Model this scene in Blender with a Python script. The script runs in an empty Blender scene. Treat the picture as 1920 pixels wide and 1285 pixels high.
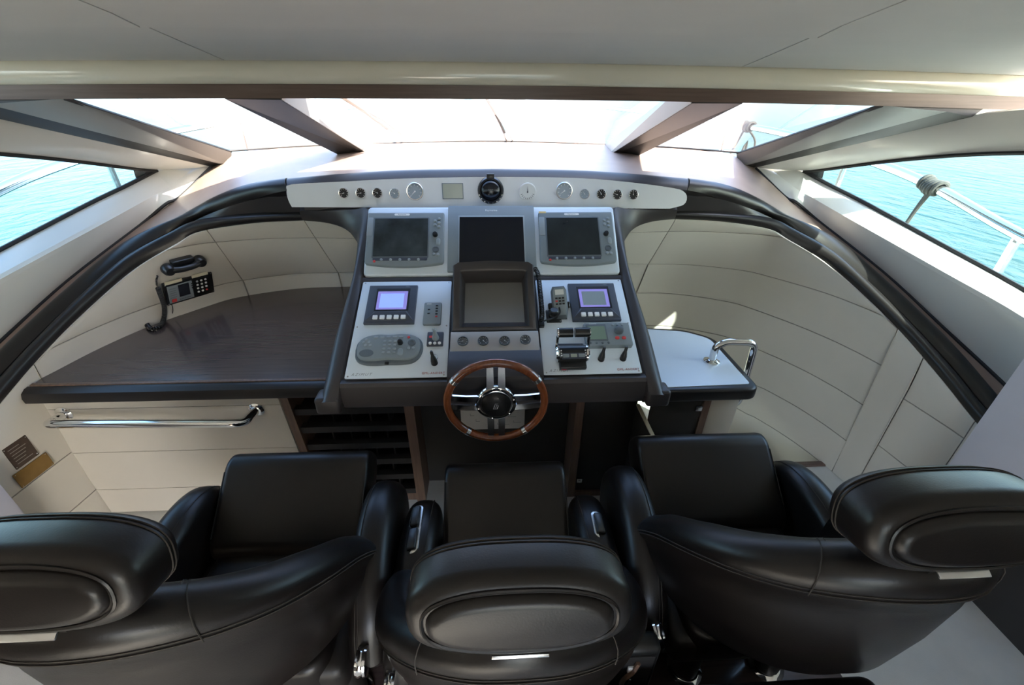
import bpy, bmesh, math, random
from mathutils import Vector, Matrix
from mathutils.bvhtree import BVHTree
random.seed(7)
PI = math.pi
S = bpy.context.scene
COL = S.collection

# ------------------------------------------------------------------ camera
F_PX, CX, CY = 813.0, 960.0, 642.5
CAM = Vector((-0.01, 0.0, 1.85))
_p, _y, _r = math.radians(30.0), math.radians(3.0), math.radians(0.55)
FWD = Vector((math.sin(_y)*math.cos(_p), math.cos(_y)*math.cos(_p), -math.sin(_p)))
_R0 = Vector((math.cos(_y), -math.sin(_y), 0))
_U0 = _R0.cross(FWD)
RGT = _R0*math.cos(_r) + _U0*math.sin(_r)
UPV = _U0*math.cos(_r) - _R0*math.sin(_r)
cd = bpy.data.cameras.new('camera'); cam = bpy.data.objects.new('camera', cd); COL.objects.link(cam)
cd.sensor_width = 36.0; cd.lens = 36.0*F_PX/1920.0; cd.clip_start = 0.02; cd.clip_end = 3000
B = -FWD
cam.matrix_world = Matrix(((RGT.x, UPV.x, B.x, CAM.x), (RGT.y, UPV.y, B.y, CAM.y), (RGT.z, UPV.z, B.z, CAM.z), (0, 0, 0, 1)))
S.camera = cam

# ------------------------------------------------------------------ light
SUN_TO = Vector((0.45, -0.50, 0.58)).normalized()
w = bpy.data.worlds.new('sky'); S.world = w; w.use_nodes = True
nt = w.node_tree; nt.nodes.clear()
wo = nt.nodes.new('ShaderNodeOutputWorld'); wb = nt.nodes.new('ShaderNodeBackground'); sk = nt.nodes.new('ShaderNodeTexSky')
sk.sky_type = 'NISHITA'; sk.sun_disc = False
sk.sun_elevation = math.asin(SUN_TO.z); sk.sun_rotation = math.atan2(SUN_TO.x, SUN_TO.y)
sk.air_density = 1.0; sk.dust_density = 2.5; sk.ozone_density = 1.5
wb.inputs['Strength'].default_value = 0.42
hs = nt.nodes.new('ShaderNodeHueSaturation'); hs.inputs['Saturation'].default_value = 1.0
nt.links.new(sk.outputs[0], hs.inputs['Color']); nt.links.new(hs.outputs[0], wb.inputs[0]); nt.links.new(wb.outputs[0], wo.inputs[0])
sl = bpy.data.lights.new('sun', 'SUN'); sl.energy = 11.0; sl.angle = math.radians(0.6); sl.color = (1.0, 0.91, 0.80)
so = bpy.data.objects.new('sun', sl); COL.objects.link(so)
so.rotation_euler = SUN_TO.to_track_quat('Z', 'Y').to_euler()
S.view_settings.view_transform = 'Standard'; S.view_settings.look = 'None'
S.view_settings.exposure = 2.0; S.view_settings.gamma = 1.0; S.view_settings.use_curve_mapping = False
S.cycles.max_bounces = 10; S.cycles.diffuse_bounces = 5; S.cycles.transparent_max_bounces = 16

# ------------------------------------------------------------------ pixel rays (a pixel gives a direction; the plane gives the distance)
def ray(x, y): return FWD + RGT*((x-CX)/F_PX) + UPV*((CY-y)/F_PX)
def atX(x, y, X): d = ray(x, y); return CAM + d*((X-CAM.x)/d.x)
def atY(x, y, Y): d = ray(x, y); return CAM + d*((Y-CAM.y)/d.y)
def atZ(x, y, Z): d = ray(x, y); return CAM + d*((Z-CAM.z)/d.z)
def V(*a): return Vector(a)
def mir(p): return Vector((-p[0], p[1], p[2]))

# ------------------------------------------------------------------ mesh building
class MB:
    def __init__(s): s.v = []; s.f = []
    def add(s, vs, fs):
        o = len(s.v); s.v += [tuple(v) for v in vs]; s.f += [tuple(i+o for i in f) for f in fs]; return s
    def box(s, x0, x1, y0, y1, z0, z1):
        return s.add([(x0,y0,z0),(x1,y0,z0),(x1,y1,z0),(x0,y1,z0),(x0,y0,z1),(x1,y0,z1),(x1,y1,z1),(x0,y1,z1)],
                     [(0,3,2,1),(4,5,6,7),(0,1,5,4),(1,2,6,5),(2,3,7,6),(3,0,4,7)])
    def rbox(s, x0, x1, y0, y1, z0, z1, r=0.004, seg=2):
        bm = bmesh.new(); bmesh.ops.create_cube(bm, size=1)
        for v in bm.verts:
            v.co = ((x0+x1)/2+v.co.x*(x1-x0), (y0+y1)/2+v.co.y*(y1-y0), (z0+z1)/2+v.co.z*(z1-z0))
        bmesh.ops.bevel(bm, geom=list(bm.edges), offset=r, segments=seg, affect='EDGES', profile=0.5)
        bm.verts.index_update()
        s.add([v.co[:] for v in bm.verts], [[v.index for v in f.verts] for f in bm.faces]); bm.free(); return s
    def loft(s, rings, closed=True, caps=True, loop=False):
        n = len(rings[0]); vs = [p for r in rings for p in r]; fs = []
        m = len(rings)
        for i in range(m if loop else m-1):
            a, b = i*n, ((i+1) % m)*n
            for j in range(n if closed else n-1):
                k = (j+1) % n
                fs.append((a+j, a+k, b+k, b+j))
        if caps and not loop and closed:
            fs.append(tuple(range(n))[::-1]); fs.append(tuple((m-1)*n+j for j in range(n)))
        return s.add(vs, fs)
    def tube(s, path, r, n=12, caps=True, loop=False):
        path = [Vector(p) for p in path]; m = len(path); rings = []
        rad = r if callable(r) else (lambda t: r)
        up = None
        for i, p in enumerate(path):
            if loop: t = path[(i+1) % m]-path[i-1]
            else: t = path[min(i+1, m-1)]-path[max(i-1, 0)]
            t.normalize()
            if up is None:
                up = Vector((0, 0, 1)) if abs(t.z) < 0.9 else Vector((1, 0, 0))
            x = t.cross(up)
            if x.length < 1e-6: x = t.cross(Vector((0.3, 1, 0.2)))
            x.normalize(); up = x.cross(t).normalized()
            q = rad(i/max(1, m-1))
            rings.append([p + x*(q*math.cos(2*PI*j/n)) + up*(q*math.sin(2*PI*j/n)) for j in range(n)])
        return s.loft(rings, True, caps, loop)
    def lathe(s, prof, n=24, o=(0, 0, 0), ax=(0, 0, 1)):
        o = Vector(o); a = Vector(ax).normalized()
        x = a.cross(Vector((0, 0, 1)) if abs(a.z) < 0.9 else Vector((1, 0, 0))).normalized(); y = a.cross(x)
        rings = [[o + a*h + (x*math.cos(2*PI*j/n)+y*math.sin(2*PI*j/n))*max(rr, 1e-5) for j in range(n)] for rr, h in prof]
        return s.loft(rings)
    def prism(s, poly, z0, z1):
        n = len(poly)
        return s.add([(p[0], p[1], z0) for p in poly]+[(p[0], p[1], z1) for p in poly],
                     [tuple(range(n))[::-1], tuple(range(n, 2*n))]+[(i, (i+1) % n, n+(i+1) % n, n+i) for i in range(n)])
    def pad(s, out, z0, z1, r, seg=4, both=False):
        """outline (ccw 2-D) from z0 to z1 with rounded top edge (and bottom when both)"""
        n = len(out); nor = []
        for i in range(n):
            a, b = out[i-1], out[(i+1) % n]; dx, dy = b[0]-a[0], b[1]-a[1]; l = math.hypot(dx, dy) or 1
            nor.append((dy/l, -dx/l))
        def ring(ins, z): return [(out[i][0]-nor[i][0]*ins, out[i][1]-nor[i][1]*ins, z) for i in range(n)]
        rings = []
        if both:
            for k in range(seg+1):
                t = PI/2*k/seg; rings.append(ring(r*(1-math.sin(t)), z0+r*(1-math.cos(t))))
        else: rings.append(ring(0, z0))
        for k in range(seg+1):
            t = PI/2*k/seg; rings.append(ring(r*(1-math.cos(t)), z1-r*(1-math.sin(t))))
        return s.loft(rings)
    def xf(s, M): s.v = [tuple(M @ Vector(v)) for v in s.v]; return s

def rr(w, h, r, cx=0, cy=0, n=5):
    r = min(r, w/2-1e-4, h/2-1e-4); o = []
    for qx, qy, a0 in ((1, -1, -PI/2), (1, 1, 0), (-1, 1, PI/2), (-1, -1, PI)):
        for k in range(n+1):
            a = a0+PI/2*k/n; o.append((cx+qx*(w/2-r)+r*math.cos(a), cy+qy*(h/2-r)+r*math.sin(a)))
    return o
def superell(a, b, e, n=48):
    o = []
    for k in range(n):
        t = 2*PI*k/n; c, q = math.cos(t), math.sin(t)
        o.append((a*math.copysign(abs(c)**(2/e), c), b*math.copysign(abs(q)**(2/e), q)))
    return o
def circ(r, n=24, cx=0, cy=0): return [(cx+r*math.cos(2*PI*k/n), cy+r*math.sin(2*PI*k/n)) for k in range(n)]
def smooth(pts, n):
    """Catmull-Rom through pts, n samples spread evenly along the length"""
    P = [Vector(p) for p in pts]; D = []
    for i in range(len(P)-1):
        p0 = P[i-1] if i else P[0]*2-P[1]; p1, p2 = P[i], P[i+1]; p3 = P[i+2] if i+2 < len(P) else P[-1]*2-P[-2]
        for k in range(16):
            t = k/16
            D.append(0.5*((2*p1)+(p2-p0)*t+(2*p0-5*p1+4*p2-p3)*t*t+(3*p1-p0-3*p2+p3)*t**3))
    D.append(P[-1]); L = [0]
    for i in range(1, len(D)): L.append(L[-1]+(D[i]-D[i-1]).length)
    o = []; j = 0
    for k in range(n):
        q = L[-1]*k/(n-1)
        while j < len(L)-2 and L[j+1] < q: j += 1
        t = (q-L[j])/max(1e-9, L[j+1]-L[j]); o.append(D[j].lerp(D[j+1], t))
    return o
def smooth_idx(pts, per=8):
    """Catmull-Rom keeping the stations: per samples between two of them"""
    P = [Vector(p) for p in pts]; D = []
    for i in range(len(P)-1):
        p0 = P[i-1] if i else P[0]*2-P[1]; p1, p2 = P[i], P[i+1]; p3 = P[i+2] if i+2 < len(P) else P[-1]*2-P[-2]
        for k in range(per):
            t = k/per
            D.append(0.5*((2*p1)+(p2-p0)*t+(2*p0-5*p1+4*p2-p3)*t*t+(3*p1-p0-3*p2+p3)*t**3))
    D.append(P[-1]); return D
def bend(pts, r, n=6):
    """polyline with rounded corners, for bent tube"""
    P = [Vector(p) for p in pts]; o = [P[0]]
    for i in range(1, len(P)-1):
        a = (P[i-1]-P[i]); b = (P[i+1]-P[i]); d = min(r, a.length*.49, b.length*.49)
        a = P[i]+a.normalized()*d; b = P[i]+b.normalized()*d
        for k in range(n+1):
            t = k/n; o.append(a*(1-t)**2+P[i]*2*t*(1-t)+b*t*t)
    o.append(P[-1]); return o

def obj(name, mb, mat, parent=None, ang=35, label=None):
    me = bpy.data.meshes.new(name); me.from_pydata(mb.v, [], mb.f)
    bm = bmesh.new(); bm.from_mesh(me); bmesh.ops.recalc_face_normals(bm, faces=list(bm.faces)); bm.to_mesh(me); bm.free()
    me.polygons.foreach_set('use_smooth', [True]*len(me.polygons))
    me.set_sharp_from_angle(angle=math.radians(ang)); me.update()
    me.materials.append(mat)
    o = bpy.data.objects.new(name, me); COL.objects.link(o)
    if parent is not None: o.parent = parent
    if label: o['label'] = label
    return o
def tag(o, label, cat=None, group=None, kind=None):
    o['label'] = label
    if cat: o['category'] = cat
    if group: o['group'] = group
    if kind: o['kind'] = kind
    return o
def thing(name, label, cat, M=None, group=None):
    o = bpy.data.objects.new(name, None); COL.objects.link(o); o.empty_display_size = 0.05
    if M is not None: o.matrix_world = M
    return tag(o, label, cat, group)
def struct(name, mb, mat, parent=None, ang=35, label=None):
    o = obj(name, mb, mat, parent, ang, label)
    if parent is None: o['kind'] = 'structure'
    return o
def sroot(name, label):
    o = bpy.data.objects.new(name, None); COL.objects.link(o); o['kind'] = 'structure'; o['label'] = label; return o
def frame(O, ex, ey):
    ex = Vector(ex).normalized(); ey = Vector(ey); ey = (ey-ex*ey.dot(ex)).normalized(); n = ex.cross(ey); O = Vector(O)
    return Matrix(((ex.x, ey.x, n.x, O.x), (ex.y, ey.y, n.y, O.y), (ex.z, ey.z, n.z, O.z), (0, 0, 0, 1)))
def T(x, y, z): return Matrix.Translation((x, y, z))
def RX(a): return Matrix.Rotation(math.radians(a), 4, 'X')
def RY(a): return Matrix.Rotation(math.radians(a), 4, 'Y')
def RZ(a): return Matrix.Rotation(math.radians(a), 4, 'Z')
def text(s, size, mat, parent, M, name='lettering', shear=0, space=1.0, align='CENTER'):
    c = bpy.data.curves.new('t', 'FONT'); c.body = s; c.size = size; c.extrude = 0.0002; c.shear = shear; c.space_character = space
    c.align_x = align; c.align_y = 'CENTER'; c.resolution_u = 2
    t = bpy.data.objects.new('t', c); COL.objects.link(t)
    me = bpy.data.meshes.new_from_object(t.evaluated_get(bpy.context.evaluated_depsgraph_get()))
    bpy.data.objects.remove(t); bpy.data.curves.remove(c)
    me.name = name; me.materials.clear(); me.materials.append(mat); me.transform(M)
    o = bpy.data.objects.new(name, me); COL.objects.link(o); o.parent = parent
    return o
def roll(E1, E2, bulge, back, n=8, pw=0.75, toward=None):
    """padded roll between two edge curves of the same length"""
    rings = []; m = len(E1); tw = Vector(toward) if toward is not None else CAM
    for i in range(m):
        a, b = E1[i], E2[i]
        t = (E1[min(i+1, m-1)]-E1[max(i-1, 0)]).normalized(); nn = t.cross(b-a).normalized()
        if nn.dot(tw-(a+b)/2) < 0: nn = -nn
        g = bulge(i/(m-1)) if callable(bulge) else bulge
        ring = [a.lerp(b, j/n)+nn*(g*math.sin(PI*j/n)**pw) for j in range(n+1)]
        ring += [b-nn*back, a-nn*back]; rings.append(ring)
    return MB().loft(rings)
def sheet(A, Bc, th, toward=None, mid=0):
    """slab between two edge curves, front face towards `toward`, th thick behind"""
    rings = []; m = len(A); tw = Vector(toward) if toward is not None else CAM
    for i in range(m):
        a, b = A[i], Bc[i]; t = (A[min(i+1, m-1)]-A[max(i-1, 0)]).normalized(); nn = t.cross(b-a)
        if nn.length < 1e-7: nn = Vector((0, 0, 1))
        nn.normalize()
        if nn.dot(tw-(a+b)/2) < 0: nn = -nn
        k = 4
        rings.append([a.lerp(b, j/k)+nn*(mid*math.sin(PI*j/k)) for j in range(k+1)]+[b-nn*th, a-nn*th])
    return MB().loft(rings)
# ------------------------------------------------------------------ materials (all procedural)
MT = {}
def mat(name, col, rough=0.5, metal=0.0, bump=0.0, scale=80.0, var=0.0, vscale=6.0, coat=0.0, emit=None, estr=0.0, spec=0.5, stretch=None, col2=None):
    m = bpy.data.materials.new(name); m.use_nodes = True; nt = m.node_tree; b = nt.nodes['Principled BSDF']
    b.inputs['Base Color'].default_value = (*col, 1); b.inputs['Roughness'].default_value = rough; b.inputs['Metallic'].default_value = metal
    b.inputs['Specular IOR Level'].default_value = spec
    if coat: b.inputs['Coat Weight'].default_value = coat; b.inputs['Coat Roughness'].default_value = 0.12
    if emit: b.inputs['Emission Color'].default_value = (*emit, 1); b.inputs['Emission Strength'].default_value = estr
    if bump or var or col2:
        tc = nt.nodes.new('ShaderNodeTexCoord'); mp = nt.nodes.new('ShaderNodeMapping'); nt.links.new(tc.outputs['Object'], mp.inputs[0])
        if stretch: mp.inputs['Scale'].default_value = stretch
    if var or col2:
        nz = nt.nodes.new('ShaderNodeTexNoise'); nz.inputs['Scale'].default_value = vscale; nz.inputs['Detail'].default_value = 5
        nt.links.new(mp.outputs[0], nz.inputs['Vector'])
        cr = nt.nodes.new('ShaderNodeValToRGB'); c2 = col2 or tuple(c*(1-var) for c in col)
        cr.color_ramp.elements[0].position = 0.32; cr.color_ramp.elements[1].position = 0.68
        cr.color_ramp.elements[0].color = (*c2, 1); cr.color_ramp.elements[1].color = (*col, 1)
        nt.links.new(nz.outputs['Fac'], cr.inputs[0]); nt.links.new(cr.outputs[0], b.inputs['Base Color'])
    if bump:
        n2 = nt.nodes.new('ShaderNodeTexNoise'); n2.inputs['Scale'].default_value = scale; n2.inputs['Detail'].default_value = 4
        nt.links.new(mp.outputs[0], n2.inputs['Vector'])
        bp = nt.nodes.new('ShaderNodeBump'); bp.inputs['Strength'].default_value = bump; bp.inputs['Distance'].default_value = 0.002
        nt.links.new(n2.outputs['Fac'], bp.inputs['Height']); nt.links.new(bp.outputs[0], b.inputs['Normal'])
    MT[name] = m; return m
seat_leather = mat('seat_leather', (0.008, 0.0058, 0.0052), 0.36, bump=0.10, scale=260, var=0.25, vscale=5, spec=0.40)
seat_dull = mat('seat_dull', (0.010, 0.008, 0.007), 0.5, bump=0.1, scale=300, var=0.2, vscale=8)
thread = mat('thread', (0.030, 0.024, 0.02), 0.8)
dash_leather = mat('dash_leather', (0.038, 0.033, 0.033), 0.42, bump=0.12, scale=220, var=0.2, vscale=4)
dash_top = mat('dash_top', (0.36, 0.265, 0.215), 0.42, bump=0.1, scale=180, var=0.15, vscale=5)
roll_leather = mat('roll_leather', (0.013, 0.0105, 0.010), 0.36, bump=0.1, scale=240, var=0.2, vscale=4)
cream = mat('cream_leather', (0.62, 0.58, 0.51), 0.55, bump=0.10, scale=300, var=0.06, vscale=3)
cream_dark = mat('cream_joint', (0.30, 0.275, 0.24), 0.8, var=0.1)
gelcoat = mat('gelcoat', (0.72, 0.71, 0.66), 0.22, coat=0.3, var=0.03, vscale=2)
gel_cream = mat('gelcoat_cream', (0.80, 0.75, 0.62), 0.14, coat=0.6, bump=0.02, scale=9, var=0.03, vscale=3)
liner = mat('ceiling_liner', (0.68, 0.645, 0.61), 0.75, bump=0.10, scale=420, var=0.05, vscale=2.2, stretch=(1, 3, 1))
wenge = mat('wenge_wood', (0.088, 0.064, 0.060), 0.27, bump=0.05, scale=60, stretch=(0.12, 3, 3), vscale=30, col2=(0.062, 0.044, 0.041), coat=0.4)
wenge_trim = mat('wenge_trim', (0.15, 0.098, 0.078), 0.35, bump=0.04, scale=60, stretch=(0.12, 3, 3), vscale=34, col2=(0.105, 0.066, 0.052))
brown_wood = mat('brown_wood_edge', (0.19, 0.115, 0.08), 0.4, vscale=30, stretch=(3, 3, .2), col2=(0.13, 0.08, 0.055))
mahogany = mat('mahogany', (0.22, 0.065, 0.022), 0.22, vscale=22, stretch=(4, 1, 1), col2=(0.14, 0.036, 0.012), coat=0.6)
carpet = mat('pale_floor', (0.62, 0.62, 0.585), 0.85, bump=0.35, scale=500, var=0.08, vscale=9)
chrome = mat('chrome', (0.86, 0.87, 0.88), 0.07, metal=1.0, var=0.03)
steel = mat('brushed_steel', (0.70, 0.71, 0.72), 0.25, metal=1.0, var=0.05, vscale=20)
panel_white = mat('panel_silver_white', (0.66, 0.735, 0.79), 0.38, metal=0.15, bump=0.03, scale=400, var=0.03, vscale=3)
strip_white = mat('strip_white', (0.70, 0.725, 0.725), 0.40, bump=0.04, scale=400, var=0.03, vscale=3)
grey_strip = mat('gauge_strip_grey', (0.42, 0.41, 0.40), 0.4, metal=0.2, var=0.04, vscale=4)
grey_plastic = mat('grey_plastic', (0.20, 0.235, 0.25), 0.45, bump=0.03, scale=500, var=0.03)
grey_dark = mat('grey_dark_plastic', (0.10, 0.12, 0.135), 0.5, var=0.05)
grey_button = mat('grey_button', (0.27, 0.31, 0.33), 0.4, var=0.03)
navy_plastic = mat('navy_plastic', (0.052, 0.062, 0.085), 0.42, bump=0.03, scale=500, var=0.05)
black_plastic = mat('black_plastic', (0.012, 0.013, 0.014), 0.32, var=0.15)
black_matte = mat('black_matte', (0.010, 0.009, 0.009), 0.65, var=0.15)
black_panel = mat('black_panel', (0.035, 0.032, 0.030), 0.7, bump=0.1, scale=300, var=0.12)
rack_black = mat('rack_black', (0.016, 0.014, 0.013), 0.5, var=0.2)
dial_black = mat('dial_black', (0.03, 0.031, 0.032), 0.25, var=0.1)
dial_pale = mat('dial_pale', (0.32, 0.38, 0.42), 0.22, var=0.05)
dial_white = mat('dial_white', (0.60, 0.63, 0.62), 0.3, var=0.03)
dial_grey = mat('dial_grey', (0.075, 0.08, 0.082), 0.25, var=0.15)
white_mark = mat('white_mark', (0.80, 0.80, 0.78), 0.5)
white_paper = mat('white_paper', (0.78, 0.77, 0.76), 0.7, var=0.03)
ink = mat('ink', (0.05, 0.05, 0.06), 0.7)
grey_ink = mat('grey_ink', (0.22, 0.25, 0.28), 0.6)
red_ink = mat('red_ink', (0.30, 0.03, 0.04), 0.6)
red_button = mat('red_button', (0.62, 0.06, 0.06), 0.4)
yellow_sticker = mat('yellow_sticker', (0.75, 0.55, 0.22), 0.6)
cream_label = mat('cream_label', (0.74, 0.68, 0.5), 0.6)
brass = mat('brass_plate', (0.30, 0.18, 0.055), 0.4, metal=0.6, bump=0.05, scale=200, var=0.2, vscale=18)
brown_plate = mat('brown_plate', (0.075, 0.048, 0.035), 0.4, metal=0.3, var=0.3, vscale=30)
lcd_green = mat('lcd_green', (0.20, 0.27, 0.20), 0.2, var=0.05)
lcd_khaki = mat('lcd_khaki', (0.33, 0.37, 0.31), 0.22, var=0.04)
screen_grey = mat('screen_grey', (0.20, 0.198, 0.188), 0.30, var=0.10, vscale=3)
screen_black = mat('screen_black', (0.006, 0.007, 0.010), 0.16)
screen_dusty = mat('screen_dusty', (0.045, 0.058, 0.060), 0.24, vscale=9, col2=(0.012, 0.015, 0.015))
screen_dusty_faint = mat('screen_dusty_faint', (0.022, 0.028, 0.028), 0.22, vscale=9, col2=(0.012, 0.015, 0.015))
screen_blue = mat('screen_blue', (0.10, 0.14, 0.35), 0.3, emit=(0.16, 0.24, 0.72), estr=0.42)
screen_violet = mat('screen_violet', (0.18, 0.16, 0.35), 0.3, emit=(0.22, 0.20, 0.60), estr=0.20)
screen_pale = mat('screen_pale', (0.30, 0.36, 0.38), 0.25, var=0.05)
deck_white = mat('deck_white', (0.80, 0.79, 0.76), 0.5, var=0.03, vscale=2)
rope_grey = mat('rope', (0.055, 0.055, 0.05), 0.9, bump=0.6, scale=160, var=0.35, vscale=40)
rubber = mat('rubber_gasket', (0.012, 0.012, 0.013), 0.6, var=0.1)
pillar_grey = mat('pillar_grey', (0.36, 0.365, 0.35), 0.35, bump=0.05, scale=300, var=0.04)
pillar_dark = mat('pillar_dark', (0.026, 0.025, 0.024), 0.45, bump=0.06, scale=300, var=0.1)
lilac_panel = mat('lilac_panel', (0.52, 0.50, 0.54), 0.6, bump=0.05, scale=300, var=0.04)

def glass(name, tint, refl):
    m = bpy.data.materials.new(name); m.use_nodes = True; nt = m.node_tree; nt.nodes.clear()
    o = nt.nodes.new('ShaderNodeOutputMaterial'); mx = nt.nodes.new('ShaderNodeMixShader'); t = nt.nodes.new('ShaderNodeBsdfTransparent'); g = nt.nodes.new('ShaderNodeBsdfGlossy')
    lw = nt.nodes.new('ShaderNodeFresnel'); lw.inputs[0].default_value = 1.35
    mu = nt.nodes.new('ShaderNodeMath'); mu.operation = 'MULTIPLY'; mu.inputs[1].default_value = refl
    t.inputs[0].default_value = (*tint, 1); g.inputs['Roughness'].default_value = 0.02
    nt.links.new(lw.outputs[0], mu.inputs[0]); nt.links.new(mu.outputs[0], mx.inputs[0])
    nt.links.new(t.outputs[0], mx.inputs[1]); nt.links.new(g.outputs[0], mx.inputs[2]); nt.links.new(mx.outputs[0], o.inputs[0]); return m
glass_clear = glass('glass_clear', (0.95, 0.985, 0.98), 0.5)
glass_side = glass('glass_side', (0.62, 0.77, 0.76), 0.4)

def sea_mat():
    m = bpy.data.materials.new('sea_water'); m.use_nodes = True; nt = m.node_tree; b = nt.nodes['Principled BSDF']
    b.inputs['Specular IOR Level'].default_value = 0.06; b.inputs['Roughness'].default_value = 0.2; b.inputs['IOR'].default_value = 1.33
    tc = nt.nodes.new('ShaderNodeTexCoord'); mp = nt.nodes.new('ShaderNodeMapping'); mp.inputs['Scale'].default_value = (1.0, 0.45, 1)
    mp.inputs['Rotation'].default_value = (0, 0, math.radians(25))
    nt.links.new(tc.outputs['Object'], mp.inputs[0])
    n1 = nt.nodes.new('ShaderNodeTexNoise'); n1.inputs['Scale'].default_value = 1.6; n1.inputs['Detail'].default_value = 6; n1.inputs['Distortion'].default_value = 0.6
    n2 = nt.nodes.new('ShaderNodeTexNoise'); n2.inputs['Scale'].default_value = 0.35; n2.inputs['Detail'].default_value = 4
    nt.links.new(mp.outputs[0], n1.inputs['Vector']); nt.links.new(mp.outputs[0], n2.inputs['Vector'])
    cr = nt.nodes.new('ShaderNodeValToRGB'); cr.color_ramp.elements[0].position = 0.35; cr.color_ramp.elements[1].position = 0.7
    cr.color_ramp.elements[0].color = (0.010, 0.036, 0.036, 1); cr.color_ramp.elements[1].color = (0.022, 0.060, 0.058, 1)
    nt.links.new(n2.outputs['Fac'], cr.inputs[0]); nt.links.new(cr.outputs[0], b.inputs['Base Color'])
    bp = nt.nodes.new('ShaderNodeBump'); bp.inputs['Strength'].default_value = 0.55; bp.inputs['Distance'].default_value = 0.25
    nt.links.new(n1.outputs['Fac'], bp.inputs['Height']); nt.links.new(bp.outputs[0], b.inputs['Normal']); return m
sea_water = sea_mat()
# ================================================================== the setting
# ---- sea, foredeck, rails outside
sea = MB().add([(-900, -300, -1.7), (900, -300, -1.7), (900, 1500, -1.7), (-900, 1500, -1.7)], [(0, 1, 2, 3)])
o = struct('sea', sea, sea_water); o['label'] = 'rippled turquoise sea beyond the windows'
hullR = [V(2.47, -2.0, .44), V(2.47, .3, .46), V(2.47, 1.2, .56), V(2.46, 1.82, .66), V(2.46, 2.32, .777), V(2.44, 2.74, .847), V(2.39, 3.6, .94), V(2.26, 4.8, .98), V(1.91, 6.4, 1.02), V(1.31, 8.1, 1.06), V(.56, 9.6, 1.10), V(.06, 10.2, 1.11)]
HR = smooth(hullR, 50)
fwd_ = [p for p in HR if p.y > 3.15]; aft_ = [p for p in HR if p.y < 3.5]
rings = [[mir(p), V(-p.x*.5, p.y, p.z+.02), V(0, p.y, p.z+.03), V(p.x*.5, p.y, p.z+.02), p, V(p.x*.9, p.y, -1.75), V(-p.x*.9, p.y, -1.75)] for p in fwd_]
deck = struct('deck', MB().loft(rings), deck_white); deck['label'] = 'white bow deck and hull ahead of the windscreen'
for sg in (1, -1):
    mb = MB().loft([[V(sg*2.23, p.y, p.z+.01), V(sg*p.x, p.y, p.z), V(sg*p.x*.95, p.y, -1.75), V(sg*2.23, p.y, -1.75)] for p in aft_])
    o = struct('deck_side', mb, deck_white); o['label'] = 'white side deck outside the %s window' % ('right' if sg > 0 else 'left')
coach = [V(1.9, 2.6, 1.40), V(1.72, 3.0, 1.42), V(1.45, 4.2, 1.38), V(1.15, 5.6, 1.30), V(.8, 7.0, 1.20), V(.4, 7.8, 1.12)]
CR = smooth(coach, 30)
rings = [[V(-p.x-.18, p.y, .6), mir(p), V(-p.x*.6, p.y+.3, p.z+.04), V(0, p.y+.45, p.z+.05), V(p.x*.6, p.y+.3, p.z+.04), p, V(p.x+.18, p.y, .6)] for p in CR if p.y > 2.95]
fd = struct('foredeck', MB().loft(rings), deck_white); fd['label'] = 'sunlit white raised foredeck ahead of the windscreen'
def railing(sg):
    side = 'starboard' if sg > 0 else 'port'
    where = 'right' if sg > 0 else 'left'
    t = thing('guard_rail', f'polished stainless guard rail on stanchions outside the {where} window', 'railing')
    path = [V(sg*(p.x-.06), p.y, p.z+.64) for p in smooth(hullR, 120)]
    obj('top_rail', MB().tube(path, .026, 12), chrome, t)
    for k, y in enumerate((.6, 1.80, 2.95, 4.5, 6.1, 7.6, 9.0)):
        b = min(path, key=lambda q: abs(q.y-y))
        obj('stanchion', MB().tube([V(b.x, b.y, b.z-.66), V(b.x, b.y, b.z)], .019, 8), chrome, t)
    return t, path
railR, pathR = railing(1); railL, pathL = railing(-1)

# ---- floor and stairwell
fl = MB().prism([(-2.15, -2.2), (2.15, -2.2), (2.15, 1.72), (1.12, 1.72), (1.12, 2.75), (-2.15, 2.75)], -.06, 0)
o = struct('floor', fl, carpet); o['label'] = 'pale off-white cabin floor'
st = sroot('stairwell', 'dark wooden companionway steps leading down beside the desk')
obj('step', MB().box(1.12, 2.1, 1.725, 2.02, -.30, -.22), wenge, st)
obj('step', MB().box(1.12, 2.1, 2.02, 2.30, -.55, -.46), wenge, st)
obj('landing', MB().box(1.12, 2.1, 2.30, 2.9, -.80, -.72), wenge, st)
obj('nosing', MB().rbox(1.12, 1.96, 1.715, 1.75, -.03, .012, .006), wenge_trim, st)

# ---- hull sides: leather panels on a curved, ruled wall
TS = [V(.70, 2.20, 1.30), V(.947, 2.25, 1.281), V(1.2, 2.25, 1.268), V(1.45, 2.215, 1.238), V(1.55, 2.165, 1.193), V(1.70, 2.043, 1.109), V(1.80, 1.85, 1.006), V(1.87, 1.645, .902), V(1.92, 1.436, .79), V(1.94, 1.246, .702), V(1.95, .95, .60)]
BS = [V(.62, 2.63, .8), V(.93, 2.60, .8), V(1.2, 2.575, .8), V(1.48, 2.45, .8), V(1.61, 2.31, .8), V(1.765, 2.05, .8), V(1.85, 1.84, .8), V(1.895, 1.645, .78), V(1.928, 1.436, .68), V(1.945, 1.246, .60), V(1.952, .95, .50)]
TT, BB = smooth_idx(TS, 8), smooth_idx(BS, 8)
def samp(L, u):
    q = max(0, min(len(L)-1.0001, u*8)); i = int(q); return L[i].lerp(L[i+1], q-i)
def wpt(u, z, sg, z0):
    t, b = samp(TT, u), samp(BB, u); f = V(b.x+(.035 if u > 4.5 else 0), b.y, z0)
    if z >= b.z: p = t.lerp(b, (t.z-z)/(t.z-b.z))
    else: p = b.lerp(f, (b.z-z)/(b.z-f.z))
    return V(sg*p.x, p.y, p.z)
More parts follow.
